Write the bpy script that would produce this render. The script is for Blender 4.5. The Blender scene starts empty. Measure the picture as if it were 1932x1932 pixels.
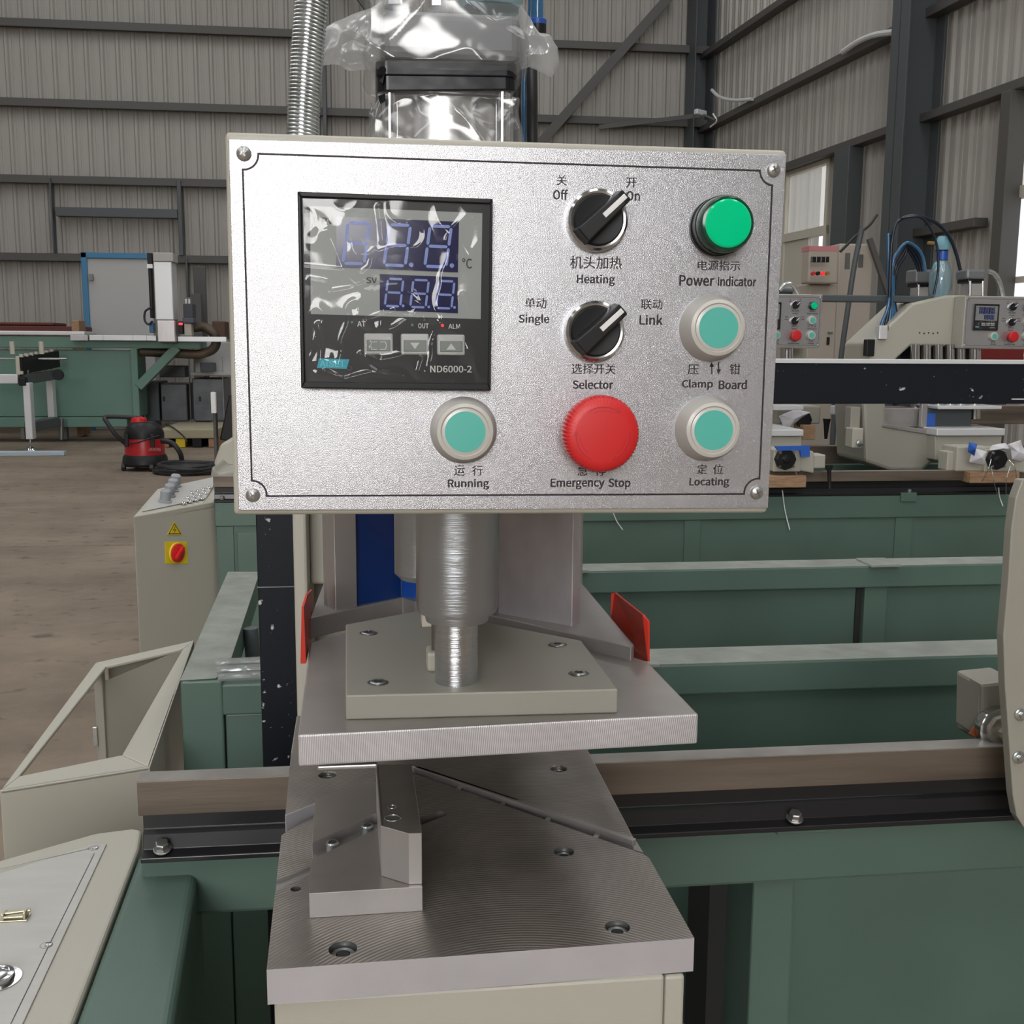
import bpy, bmesh, math, random
import numpy as np
from mathutils import Vector, Matrix, noise

# ---------------------------------------------------------------- camera, world, exposure
SC = bpy.context.scene
COL = SC.collection
PITCH, ROLL, YAW, CAMZ, FPX = math.radians(8.6), math.radians(.35), math.radians(7.0), 1.1, 2050.0
FWD = Vector((math.sin(YAW)*math.cos(PITCH), math.cos(YAW)*math.cos(PITCH), -math.sin(PITCH)))
R0 = Vector((math.cos(YAW), -math.sin(YAW), 0)); U0 = R0.cross(FWD)
RGT = R0*math.cos(ROLL) + U0*math.sin(ROLL); UPV = RGT.cross(FWD)
CAM = Vector((0, 0, CAMZ))
cd = bpy.data.cameras.new('camera'); cam = bpy.data.objects.new('camera', cd); COL.objects.link(cam)
M = Matrix((RGT, UPV, -FWD)).transposed().to_4x4(); M.translation = CAM
cam.matrix_world = M
cd.sensor_width = 36; cd.lens = 36*FPX/1932; cd.clip_start = .02; cd.clip_end = 200
SC.camera = cam
w = bpy.data.worlds.new('sky'); SC.world = w; w.use_nodes = True
w.node_tree.nodes['Background'].inputs[0].default_value = (1, .985, .95, 1)
w.node_tree.nodes['Background'].inputs[1].default_value = 1.25
SC.view_settings.view_transform = 'Standard'; SC.view_settings.look = 'None'
SC.view_settings.gamma = 1; SC.view_settings.use_curve_mapping = False
SC.view_settings.exposure = 0.0
SC.cycles.use_denoising = True
SC.cycles.max_bounces = 7; SC.cycles.diffuse_bounces = 4; SC.cycles.glossy_bounces = 4
SC.cycles.transparent_max_bounces = 12; SC.cycles.caustics_reflective = False; SC.cycles.caustics_refractive = False
SC.cycles.sample_clamp_indirect = 4
GLOW_PANES, GLOW_ROOF = 13.5, 3.9      # glow of unseen panes added behind the camera / the roof lights

# a measured pixel of the photograph carried out to a real plane of the hall
def ray(x, y): return FWD + RGT*((x-966)/FPX) + UPV*((966-y)/FPX)
def PY(x, y, Y): d = ray(x, y); return CAM + d*(Y/d.y)
def PZ(x, y, Z): d = ray(x, y); return CAM + d*((Z-CAMZ)/d.z)
def PX(x, y, X): d = ray(x, y); return CAM + d*(X/d.x)

# ---------------------------------------------------------------- materials
def nt(name):
    m = bpy.data.materials.new(name); m.use_nodes = True
    return m, m.node_tree.nodes, m.node_tree.links, m.node_tree.nodes['Principled BSDF']
def mat(name, col, rough=.5, metal=0., bump=0., bscale=200., var=0., vscale=8., spec=None, coat=0., emit=None, es=1., stretch=None, bdist=.001):
    m, N, L, b = nt(name)
    b.inputs['Base Color'].default_value = (*col, 1); b.inputs['Roughness'].default_value = rough; b.inputs['Metallic'].default_value = metal
    if spec is not None: b.inputs['Specular IOR Level'].default_value = spec
    if coat: b.inputs['Coat Weight'].default_value = coat; b.inputs['Coat Roughness'].default_value = .15
    if emit: b.inputs['Emission Color'].default_value = (*emit, 1); b.inputs['Emission Strength'].default_value = es
    if bump or var:
        tc = N.new('ShaderNodeTexCoord'); src = tc.outputs['Object']
        if stretch:
            mp = N.new('ShaderNodeMapping'); mp.inputs['Scale'].default_value = stretch; L.new(src, mp.inputs[0]); src = mp.outputs[0]
    if bump:
        n = N.new('ShaderNodeTexNoise'); n.inputs['Scale'].default_value = bscale; n.inputs['Detail'].default_value = 2; L.new(src, n.inputs['Vector'])
        bp = N.new('ShaderNodeBump'); bp.inputs['Strength'].default_value = bump; bp.inputs['Distance'].default_value = bdist
        L.new(n.outputs['Fac'], bp.inputs['Height']); L.new(bp.outputs[0], b.inputs['Normal'])
    if var:
        n = N.new('ShaderNodeTexNoise'); n.inputs['Scale'].default_value = vscale; n.inputs['Detail'].default_value = 5; L.new(src, n.inputs['Vector'])
        r = N.new('ShaderNodeValToRGB'); r.color_ramp.elements[0].position = .3; r.color_ramp.elements[1].position = .7
        r.color_ramp.elements[0].color = (*[c*(1-var) for c in col], 1); r.color_ramp.elements[1].color = (*[min(1, c*(1+var)) for c in col], 1)
        L.new(n.outputs['Fac'], r.inputs[0]); L.new(r.outputs[0], b.inputs['Base Color'])
    return m
def ringmetal(name, col, center, period, rough=.38, amp=.12, axis='Z', metal=.85, bump=.35, dirt=None, second=None):
    """milled aluminium: concentric cutter marks around a centre in object space"""
    m, N, L, b = nt(name)
    b.inputs['Metallic'].default_value = metal; b.inputs['Roughness'].default_value = rough
    tc = N.new('ShaderNodeTexCoord')
    def wave(center, period):
        mp = N.new('ShaderNodeMapping'); mp.vector_type = 'POINT'; mp.inputs['Location'].default_value = [-c for c in center]
        L.new(tc.outputs['Object'], mp.inputs[0])
        wv = N.new('ShaderNodeTexWave'); wv.wave_type = 'RINGS'; wv.rings_direction = axis
        wv.inputs['Scale'].default_value = 2*math.pi/(period*20.); wv.inputs['Distortion'].default_value = .6
        wv.inputs['Detail'].default_value = 2; wv.inputs['Detail Scale'].default_value = 30
        L.new(mp.outputs[0], wv.inputs['Vector']); return wv.outputs['Fac']
    h = wave(center, period)
    if second:
        h2 = wave(*second); a = N.new('ShaderNodeMath'); a.operation = 'MULTIPLY'; L.new(h, a.inputs[0]); L.new(h2, a.inputs[1]); h = a.outputs[0]
    n = N.new('ShaderNodeTexNoise'); n.inputs['Scale'].default_value = 14; n.inputs['Detail'].default_value = 4; L.new(tc.outputs['Object'], n.inputs['Vector'])
    msk = N.new('ShaderNodeValToRGB'); msk.color_ramp.elements[0].position = .38; msk.color_ramp.elements[1].position = .62; L.new(n.outputs['Fac'], msk.inputs[0])
    st = N.new('ShaderNodeMath'); st.operation = 'MULTIPLY'; L.new(h, st.inputs[0]); L.new(msk.outputs[0], st.inputs[1])
    mix = N.new('ShaderNodeMix'); mix.data_type = 'RGBA'
    mix.inputs[6].default_value = (*[c*(1-amp) for c in col], 1); mix.inputs[7].default_value = (*[c*(1+amp*1.6) for c in col], 1)
    L.new(st.outputs[0], mix.inputs[0]); L.new(mix.outputs[2], b.inputs['Base Color'])
    bp = N.new('ShaderNodeBump'); bp.inputs['Strength'].default_value = bump; bp.inputs['Distance'].default_value = .0004
    L.new(h, bp.inputs['Height']); L.new(bp.outputs[0], b.inputs['Normal'])
    return m
def film(name, tint, gloss, haze, rough=.1, bump=.4, bs=60):
    """clear plastic film: see-through, with a glossy sheen and a little milky haze"""
    m, N, L, b = nt(name); N.remove(b); out = N['Material Output']
    t = N.new('ShaderNodeBsdfTransparent'); t.inputs[0].default_value = (*tint, 1)
    g = N.new('ShaderNodeBsdfGlossy'); g.inputs['Roughness'].default_value = rough
    d = N.new('ShaderNodeBsdfDiffuse'); d.inputs[0].default_value = (.9, .9, .9, 1)
    tr = N.new('ShaderNodeBsdfTranslucent'); tr.inputs[0].default_value = (.9, .9, .9, 1)
    tc = N.new('ShaderNodeTexCoord'); n = N.new('ShaderNodeTexNoise'); n.inputs['Scale'].default_value = bs; n.inputs['Detail'].default_value = 1.5
    n.inputs['Distortion'].default_value = .8
    L.new(tc.outputs['Object'], n.inputs['Vector'])
    bp = N.new('ShaderNodeBump'); bp.inputs['Strength'].default_value = bump; bp.inputs['Distance'].default_value = .004
    L.new(n.outputs['Fac'], bp.inputs['Height']); L.new(bp.outputs[0], g.inputs['Normal'])
    dd = N.new('ShaderNodeMixShader'); dd.inputs[0].default_value = .5; L.new(d.outputs[0], dd.inputs[1]); L.new(tr.outputs[0], dd.inputs[2])
    m1 = N.new('ShaderNodeMixShader'); m1.inputs[0].default_value = haze; L.new(t.outputs[0], m1.inputs[1]); L.new(dd.outputs[0], m1.inputs[2])
    m2 = N.new('ShaderNodeMixShader'); m2.inputs[0].default_value = gloss; L.new(m1.outputs[0], m2.inputs[1]); L.new(g.outputs[0], m2.inputs[2])
    L.new(m2.outputs[0], out.inputs[0]); return m

beige = mat('beige_paint', (.45, .43, .365), .38, bump=.25, bscale=900, bdist=.0003)
beige_shaded = mat('beige_paint_shaded', (.32, .305, .26), .45, bump=.2, bscale=500, var=.05, vscale=6, bdist=.0003)  # darker copy of beige, with the far lower body's shade in its colour
green = mat('green_paint', (.092, .150, .122), .42, bump=.35, bscale=700, var=.1, vscale=5, bdist=.0003)
green_top = mat('green_paint_dusty', (.26, .285, .25), .33, bump=.3, bscale=300, var=.2, vscale=25, bdist=.0003)
green_far = mat('green_paint_pale', (.125, .235, .19), .5, var=.06, vscale=2)
alu = mat('aluminium', (.52, .5, .5), .36, .85, bump=.15, bscale=60, var=.08, vscale=20, stretch=(1, 1, .2))
alu_dark = mat('aluminium_grey', (.36, .34, .33), .45, .6, var=.15, vscale=14)
chrome = mat('polished_steel', (.62, .62, .63), .16, 1, bump=.12, bscale=500, stretch=(1, 1, .04), bdist=.0003)
rod_m = mat('ground_rod_steel', (.62, .64, .67), .22, 1, bump=.5, bscale=3800, stretch=(.004, .004, 1), bdist=.0003)
sleeve_m = mat('turned_steel', (.50, .53, .57), .30, 1, bump=.6, bscale=3800, stretch=(.004, .004, 1), bdist=.0003)
zinc = mat('zinc_steel', (.62, .65, .66), .25, .95, var=.15, vscale=60)
steel_screw = mat('screw_steel', (.5, .5, .48), .3, .9)
dark_steel = mat('dark_screw_steel', (.2, .2, .195), .4, .8)
hole_dark = mat('dark_hole', (.02, .02, .02), .7)
rust = mat('raw_rail_steel', (.145, .115, .09), .5, .35, bump=.4, bscale=80, var=.4, vscale=10, stretch=(.25, 1, 3), bdist=.0006)
rail_black = mat('black_rail_paint', (.014, .014, .016), .32, bump=.2, bscale=150, bdist=.0004)
black_tube = mat('black_tube_paint', (.012, .015, .022), .42, spec=.22, bump=.2, bscale=200)
# white scuffs on the black tube
def scuffed(m, col, scuff=(.5, .5, .5), scale=90, cut=.73):
    N, L = m.node_tree.nodes, m.node_tree.links; b = N['Principled BSDF']
    tc = N.new('ShaderNodeTexCoord'); n = N.new('ShaderNodeTexNoise'); n.inputs['Scale'].default_value = scale; n.inputs['Detail'].default_value = 6
    n2 = N.new('ShaderNodeTexNoise'); n2.inputs['Scale'].default_value = 9; L.new(tc.outputs['Object'], n2.inputs['Vector'])
    L.new(tc.outputs['Object'], n.inputs['Vector']); ad = N.new('ShaderNodeMath'); ad.operation = 'MULTIPLY_ADD'; ad.inputs[1].default_value = .55
    L.new(n2.outputs['Fac'], ad.inputs[0]); L.new(n.outputs['Fac'], ad.inputs[2])
    r = N.new('ShaderNodeValToRGB'); r.color_ramp.elements[0].position = cut + .22; r.color_ramp.elements[1].position = cut + .27
    r.color_ramp.elements[0].color = (*col, 1); r.color_ramp.elements[1].color = (*scuff, 1)
    L.new(ad.outputs[0], r.inputs[0]); L.new(r.outputs[0], b.inputs['Base Color'])
scuffed(black_tube, (.009, .011, .016), cut=.715)
black_plastic = mat('black_plastic', (.013, .013, .014), .42, spec=.3, bump=.1, bscale=800, bdist=.0002)
black_gloss = mat('black_gloss', (.01, .01, .011), .12)
black_rubber = mat('black_rubber', (.02, .02, .022), .5)
white_plastic = mat('white_plastic', (.8, .8, .8), .4)
red_plastic = mat('red_plastic', (.62, .018, .02), .42, bump=.1, bscale=900, bdist=.0002)
red_dark = mat('dark_red_groove', (.40, .010, .012), .5)
red_paint = mat('red_guard_paint', (.58, .03, .012), .38)
teal = mat('teal_cap', (.10, .47, .39), .35)
frost = mat('frosted_plastic', (.56, .54, .50), .28, coat=.3)
green_lens = mat('green_lens', (0, .42, .17), .12, emit=(0, .55, .25), es=.3)
green_rim = mat('dark_green_rim', (.004, .05, .025), .15)
ink = mat('black_ink', (.02, .012, .018), .6)
ink_grey = mat('grey_ink', (.035, .04, .04), .6)
ink_white = mat('pale_ink', (.55, .55, .55), .6)
ink_teal = mat('teal_ink', (.02, .32, .42), .5)
panel_grey = mat('display_grey', (.27, .285, .275), .4)
navy = mat('display_navy', (.012, .012, .06), .12)
segment = mat('display_segment', (.16, .22, .55), .3)
key_grey = mat('key_grey', (.42, .43, .42), .35)
key_dark = mat('key_dark_grey', (.16, .18, .17), .4)
led_red = mat('red_led', (.5, .02, .02), .3, emit=(1, .03, .03), es=.7)
led_green = mat('green_led', (.02, .2, .08), .3)
blue_paint = mat('blue_film', (.003, .03, .16), .3)
blue_bright = mat('blue_plastic', (.02, .09, .42), .4)
blue_tape = mat('blue_tape', (.03, .12, .5), .45)
paper = mat('white_paper', (.68, .66, .7), .7, bump=.5, bscale=40, bdist=.004)
wood = mat('raw_wood', (.36, .22, .13), .7, var=.3, vscale=20, stretch=(1, 6, 6))
tape = mat('black_tape', (.008, .009, .013), .25, spec=.3, bump=.5, bscale=60, stretch=(.4, 1, 1), bdist=.002)
cap_grey = mat('cap_grey', (.17, .175, .185), .3, bump=.1, bscale=30)
barrel = mat('polished_barrel', (.78, .77, .77), .22, .95, bump=.1, bscale=12)
yellow = mat('yellow_plastic', (.75, .56, .02), .45)
brass = mat('brass', (.55, .38, .14), .3, .9)
grey_steel = mat('grey_steel_paint', (.075, .085, .09), .5)
purlin_m = mat('grey_brown_steel_paint', (.085, .08, .075), .55)
cladding = mat('cladding_sheet', (.36, .34, .31), .6, var=.06, vscale=.6, bump=.1, bscale=4)
concrete_w = mat('painted_wall', (.42, .41, .38), .8)
cream = mat('cream_paint', (.55, .52, .44), .5)
cab_brown = mat('beige_brown_paint', (.40, .355, .30), .5)
tube_blue = mat('blue_tube', (.03, .13, .27), .25, coat=.5)
tube_navy = mat('navy_hose', (.008, .014, .028), .3)
side_alu = mat('lit_side_aluminium', (.58, .56, .59), .5, .55, bump=.08, bscale=200, var=.05, vscale=25)  # paler side copy: frontal light painted into the colour
front_wall_dark = mat('darkened_wall', (.16, .155, .15), .7)  # unseen wall, colour darkened to keep metal reflections contrasty
silver_white = mat('anodised_white', (.74, .75, .76), .35, .3)
joy_grey = mat('grey_knob', (.30, .31, .33), .45)
gold_glass = film('clear_pane', (.97, .98, 1), .06, .03, .05, .05)
hazy_pane = film('frosted_pane', (.88, .88, .87), .04, .36, .3, .1)
bag = film('clear_bag', (.95, .95, .95), .09, .10, .16, .5, 20)
bag_thick = film('milky_bag', (.85, .85, .85), .12, .42, .2, .7, 25)
meter_film = film('screen_film', (.97, .97, .97), .05, .012, .07, .2, 26)
blue_wrap = film('blue_wrap', (.45, .78, .85), .2, .35, .15, .8, 30)

# speckled face plate
face_m, N, L, b = nt('sparkling_aluminium')
b.inputs['Metallic'].default_value = .75
tc = N.new('ShaderNodeTexCoord')
n = N.new('ShaderNodeTexNoise'); n.inputs['Scale'].default_value = 2600; n.inputs['Detail'].default_value = 2; L.new(tc.outputs['Object'], n.inputs['Vector'])
r = N.new('ShaderNodeValToRGB'); r.color_ramp.elements[0].position = .42; r.color_ramp.elements[1].position = .66
r.color_ramp.elements[0].color = (.38, .38, .40, 1); r.color_ramp.elements[1].color = (.80, .80, .83, 1)
L.new(n.outputs['Fac'], r.inputs[0]); L.new(r.outputs[0], b.inputs['Base Color'])
bp = N.new('ShaderNodeBump'); bp.inputs['Strength'].default_value = .6; bp.inputs['Distance'].default_value = .0002
L.new(n.outputs['Fac'], bp.inputs['Height']); L.new(bp.outputs[0], b.inputs['Normal'])
b.inputs['Roughness'].default_value = .26

# concrete floor
floor_m, N, L, b = nt('dusty_concrete'); b.inputs['Roughness'].default_value = .75
tc = N.new('ShaderNodeTexCoord')
n = N.new('ShaderNodeTexNoise'); n.inputs['Scale'].default_value = 1.1; n.inputs['Detail'].default_value = 8; n.inputs['Roughness'].default_value = .7
mp = N.new('ShaderNodeMapping'); mp.inputs['Scale'].default_value = (1, 1.25, 1); L.new(tc.outputs['Object'], mp.inputs[0]); L.new(mp.outputs[0], n.inputs['Vector'])
r = N.new('ShaderNodeValToRGB'); e = r.color_ramp.elements
e[0].position = .3; e[0].color = (.14, .105, .075, 1); e[1].position = .66; e[1].color = (.27, .215, .16, 1)
L.new(n.outputs['Fac'], r.inputs[0])
n2 = N.new('ShaderNodeTexNoise'); n2.inputs['Scale'].default_value = 9; n2.inputs['Detail'].default_value = 5; L.new(mp.outputs[0], n2.inputs['Vector'])
r2 = N.new('ShaderNodeValToRGB'); r2.color_ramp.elements[0].position = .27; r2.color_ramp.elements[1].position = .40
r2.color_ramp.elements[0].color = (.45, .43, .42, 1); r2.color_ramp.elements[1].color = (1, 1, 1, 1); L.new(n2.outputs['Fac'], r2.inputs[0])
mx = N.new('ShaderNodeMix'); mx.data_type = 'RGBA'; mx.blend_type = 'MULTIPLY'; mx.inputs[0].default_value = 1
L.new(r.outputs[0], mx.inputs[6]); L.new(r2.outputs[0], mx.inputs[7]); L.new(mx.outputs[2], b.inputs['Base Color'])
bp = N.new('ShaderNodeBump'); bp.inputs['Strength'].default_value = .4; bp.inputs['Distance'].default_value = .01; L.new(n2.outputs['Fac'], bp.inputs['Height']); L.new(bp.outputs[0], b.inputs['Normal'])

for m_, rg_, an_ in ((barrel, .26, .5),):
    N, L = m_.node_tree.nodes, m_.node_tree.links; b = N['Principled BSDF']; b.inputs['Roughness'].default_value = rg_; b.inputs['Anisotropic'].default_value = an_
    tg = N.new('ShaderNodeTangent'); tg.direction_type = 'RADIAL'; tg.axis = 'Z'; L.new(tg.outputs[0], b.inputs['Tangent'])
# ---------------------------------------------------------------- mesh helpers
ORG = {}
class MB:
    def __init__(s): s.v = []; s.f = []
    def add(s, vs, fs):
        k = len(s.v); s.v += [Vector(p) for p in vs]; s.f += [tuple(k+i for i in f) for f in fs]; return s
    def box(s, a, b):
        x0, x1 = sorted((a[0], b[0])); y0, y1 = sorted((a[1], b[1])); z0, z1 = sorted((a[2], b[2]))
        return s.add([(x0,y0,z0),(x1,y0,z0),(x1,y1,z0),(x0,y1,z0),(x0,y0,z1),(x1,y0,z1),(x1,y1,z1),(x0,y1,z1)],
                     [(3,2,1,0),(4,5,6,7),(0,1,5,4),(1,2,6,5),(2,3,7,6),(3,0,4,7)])
    def prism(s, pts, ext):
        pts = [Vector(p) for p in pts]; ext = Vector(ext); n = len(pts)
        return s.add(pts + [p+ext for p in pts], [tuple(range(n-1, -1, -1)), tuple(range(n, 2*n))] + [(i, (i+1) % n, n+(i+1) % n, n+i) for i in range(n)])
    def beam(s, a, b, w, h, up=(0, 0, 1)):
        a, b, up = Vector(a), Vector(b), Vector(up); d = (b-a).normalized(); sd = d.cross(up).normalized(); u = sd.cross(d)
        q = [a - sd*w/2 - u*h/2, a + sd*w/2 - u*h/2, a + sd*w/2 + u*h/2, a - sd*w/2 + u*h/2]
        return s.prism(q, b-a)
    def lathe(s, o, ax, prof, n=32, wob=None):
        o, ax = Vector(o), Vector(ax).normalized()
        t = ax.orthogonal().normalized(); u = ax.cross(t); vs = []; fs = []
        for (r, h) in prof:
            for i in range(n):
                a = 2*math.pi*i/n; rr = r + (wob(i, r, h) if wob else 0)
                vs.append(o + ax*h + (t*math.cos(a) + u*math.sin(a))*rr)
        for k in range(len(prof)-1):
            for i in range(n): j = (i+1) % n; fs.append((k*n+i, k*n+j, (k+1)*n+j, (k+1)*n+i))
        fs.append(tuple(range(n-1, -1, -1))); m = (len(prof)-1)*n; fs.append(tuple(m+i for i in range(n)))
        return s.add(vs, fs)
    def cyl(s, a, b, r, r2=None, n=24):
        a, b = Vector(a), Vector(b); return s.lathe(a, b-a, [(r, 0), (r if r2 is None else r2, (b-a).length)], n)
    def tube(s, pts, r, n=10, smooth=True):
        pts = [Vector(p) for p in pts]
        if smooth and len(pts) > 2:
            q = []; P = [pts[0]*2-pts[1]] + pts + [pts[-1]*2-pts[-2]]
            for i in range(1, len(P)-2):
                for k in range(8):
                    t = k/8; a, b_, c, d = P[i-1], P[i], P[i+1], P[i+2]
                    q.append(.5*((2*b_) + (c-a)*t + (2*a-5*b_+4*c-d)*t*t + (-a+3*b_-3*c+d)*t**3))
            q.append(pts[-1]); pts = q
        vs = []; fs = []; pt = None
        for i, p in enumerate(pts):
            d = (pts[min(i+1, len(pts)-1)] - pts[max(i-1, 0)]).normalized()
            t = (pt - d*pt.dot(d)).normalized() if pt is not None else d.orthogonal().normalized(); pt = t; u = d.cross(t)
            rr = r(i/(len(pts)-1), i) if callable(r) else r
            for k in range(n): a = 2*math.pi*k/n; vs.append(p + (t*math.cos(a)+u*math.sin(a))*rr)
        for i in range(len(pts)-1):
            for k in range(n): j = (k+1) % n; fs.append((i*n+k, i*n+j, (i+1)*n+j, (i+1)*n+k))
        fs.append(tuple(range(n-1, -1, -1))); m = (len(pts)-1)*n; fs.append(tuple(m+k for k in range(n)))
        return s.add(vs, fs)
    def ribbon(s, pts, width, ny=(0, -1, 0), closed=False, thick=0.0):
        pts = [Vector(p) for p in pts]; ny = Vector(ny); n = len(pts); vs = []
        for i, p in enumerate(pts):
            a = pts[(i-1) % n] if closed or i else pts[0]; b_ = pts[(i+1) % n] if closed or i < n-1 else pts[-1]
            d1 = (p-a).normalized() if (p-a).length > 1e-9 else (b_-p).normalized(); d2 = (b_-p).normalized() if (b_-p).length > 1e-9 else d1
            s1, s2 = d1.cross(ny).normalized(), d2.cross(ny).normalized(); m = (s1+s2).normalized(); m = m/max(.35, m.dot(s1))
            vs += [p + m*width/2, p - m*width/2]
        fs = [(2*i, 2*i+1, (2*i+3) % (2*n), (2*i+2) % (2*n)) for i in range(n if closed else n-1)]
        return s.add(vs, fs)
    def build(s, name, m, parent=None, bevel=0., smooth=False, seg=2, recalc=True, origin=None, side=None):
        me = bpy.data.meshes.new(name)
        org = ORG[parent.name] if parent is not None else (Vector(origin) if origin is not None else None)
        if org is None:
            xs = [v.x for v in s.v]; ys = [v.y for v in s.v]; zs = [v.z for v in s.v]
            org = Vector(((min(xs)+max(xs))/2, (min(ys)+max(ys))/2, min(zs)))
        me.from_pydata([tuple(v-org) for v in s.v], [], s.f)
        if recalc:
            bm = bmesh.new(); bm.from_mesh(me); bmesh.ops.recalc_face_normals(bm, faces=bm.faces[:]); bm.to_mesh(me); bm.free()
        me.materials.append(m); o = bpy.data.objects.new(name, me); COL.objects.link(o)
        if side is not None:
            me.materials.append(side)
            for p in me.polygons:
                if abs(p.normal.z) < .5: p.material_index = 1
        if parent is not None: o.parent = parent
        else: o.location = org
        ORG[o.name] = org
        if smooth:
            for p in me.polygons: p.use_smooth = True
            sharp(me, 35)
        if bevel:
            md = o.modifiers.new('edge', 'BEVEL'); md.width = bevel; md.segments = seg; md.limit_method = 'ANGLE'; md.angle_limit = math.radians(40)
        return o
def cut(o, mb, m, bevel=.0):
    """carve the closed shapes of mb out of the part o (a real recess)"""
    mods = [(md.width, md.segments) for md in o.modifiers]; o.modifiers.clear()
    c = mb.build('cutter', m); org = ORG[o.name]
    c.parent = o.parent; c.location = ORG[c.name]-org
    bo = o.modifiers.new('cut', 'BOOLEAN'); bo.operation = 'DIFFERENCE'; bo.object = c; bo.solver = 'EXACT'; bo.material_mode = 'TRANSFER'
    bpy.context.view_layer.update()
    me = bpy.data.meshes.new_from_object(o.evaluated_get(bpy.context.evaluated_depsgraph_get()))
    o.modifiers.clear(); o.data = me; bpy.data.objects.remove(c)
    if bevel:
        md = o.modifiers.new('edge', 'BEVEL'); md.width = bevel; md.segments = 1; md.limit_method = 'ANGLE'; md.angle_limit = math.radians(50)
def sharp(me, deg):
    bm = bmesh.new(); bm.from_mesh(me)
    for e in bm.edges:
        if len(e.link_faces) == 2 and e.calc_face_angle(0) > math.radians(deg): e.smooth = False
    bm.to_mesh(me); bm.free()
def tag(o, label, cat, group=None, kind=None):
    o['label'] = label; o['category'] = cat
    if group: o['group'] = group
    if kind: o['kind'] = kind
    return o
def empty(name, loc, label=None, cat=None, group=None):
    o = bpy.data.objects.new(name, None); COL.objects.link(o); o.location = loc; o.empty_display_size = .05; ORG[o.name] = Vector(loc)
    if label: tag(o, label, cat, group)
    return o
def copy_tree(o, parent=None):
    c = o.copy(); COL.objects.link(c); c.parent = parent
    for ch in list(o.children): copy_tree(ch, c)
    return c
def sheet(name, m, parent, fn, nu, nv, smooth=True, thick=0.):
    vs = [fn(i/nu, j/nv) for j in range(nv+1) for i in range(nu+1)]
    fs = [(j*(nu+1)+i, j*(nu+1)+i+1, (j+1)*(nu+1)+i+1, (j+1)*(nu+1)+i) for j in range(nv) for i in range(nu)]
    mb = MB(); mb.add(vs, fs); o = mb.build(name, m, parent, recalc=False)
    for p in o.data.polygons: p.use_smooth = True
    if thick:
        md = o.modifiers.new('thickness', 'SOLIDIFY'); md.thickness = thick
    return o
def BX(mb, x0, y0, x1, y1, Y, d):
    """box whose near face spans the measured corners on the plane y=Y, running d metres back"""
    a, b_ = PY(x0, y0, Y), PY(x1, y1, Y); return mb.box((a.x, Y, a.z), (b_.x, Y+d, b_.z))
def one(name, m, label, cat, x0, y0, x1, y1, Y, d, parent=None, bevel=.001, group=None):
    o = BX(MB(), x0, y0, x1, y1, Y, d).build(name, m, parent, bevel)
    if parent is None: tag(o, label, cat, group)
    return o
FONT = None
try: FONT = bpy.data.fonts.load(bpy.utils.system_resource('DATAFILES', path='fonts') + '/Noto Sans CJK Regular.woff2')   # Blender's own sans
except Exception: pass
def text(txt, bb, Y, m, parent, name='lettering', shear=0.):
    c = bpy.data.curves.new('lettering', 'FONT'); c.body = txt
    if FONT: c.font = FONT
    c.size = 1; c.resolution_u = 3; c.shear = shear; c.extrude = 0
    c.offset = .006 if ord(txt[0]) < 256 else 0
    t = bpy.data.objects.new('lettering', c); COL.objects.link(t)
    dg = bpy.context.evaluated_depsgraph_get(); me = bpy.data.meshes.new_from_object(t.evaluated_get(dg))
    bpy.data.objects.remove(t); bpy.data.curves.remove(c)
    xs = [v.co.x for v in me.vertices]; ys = [v.co.y for v in me.vertices]
    x0, y0, x1, y1 = bb; tl, br = PY(x0, y0, Y), PY(x1, y1, Y); tr = PY(x1, y0, Y)
    lx, hx, ly, hy = min(xs), max(xs), min(ys), max(ys); org = ORG[parent.name]
    for v in me.vertices:
        u, q = (v.co.x-lx)/(hx-lx), (v.co.y-ly)/(hy-ly)
        v.co = Vector((tl.x+(br.x-tl.x)*u, Y, br.z+(tl.z-br.z)*q)) - org
    if m == ink:                                            # heavier print: the glyphs struck twice, a tenth of a millimetre apart
        n0 = len(me.vertices); vs = [tuple(v.co) for v in me.vertices]; fs = [tuple(p.vertices) for p in me.polygons]
        vs += [(x+.00012, y-.00001, z) for x, y, z in vs]; fs += [tuple(i+n0 for i in f) for f in fs]
        me = bpy.data.meshes.new('lettering'); me.from_pydata(vs, [], fs)
    me.materials.clear(); me.materials.append(m)
    o = bpy.data.objects.new(name, me); COL.objects.link(o); o.parent = parent; ORG[o.name] = org
    return o
def rnd(seed):
    return random.Random(seed)

# ================================================================ the hall
WB = 16.0                                                   # back wall plane
wall_back = empty('wall_back', (0, WB, 0)); wall_back['kind'] = 'structure'
def clad_mesh(height, w_=.82, pitch=.205, name='cladding_sheet'):
    """one cladding sheet in local x (width) and z, ribs standing out toward -y"""
    prof = []
    k = 0.
    while k < w_-1e-6:
        prof += [(k, 0), (k+.020, -.028), (k+.050, -.028), (k+.070, 0), (k+.1, 0), (k+.108, -.006), (k+.125, -.006), (k+.133, 0)]; k += pitch
    prof.append((w_+.004, 0))
    vs = [(x, y, z) for z in (0, height) for x, y in prof]; n = len(prof)
    fs = [(i, i+1, n+i+1, n+i) for i in range(n-1)]
    me = bpy.data.meshes.new(name); me.from_pydata(vs, [], fs); me.materials.append(cladding); return me
HW = 7.6
cm = clad_mesh(HW)
for i in range(-14, 8):
    o = bpy.data.objects.new('cladding_sheet', cm); COL.objects.link(o); o.parent = wall_back; o.location = (i*.82, (i % 2)*.004, 0)
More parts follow.
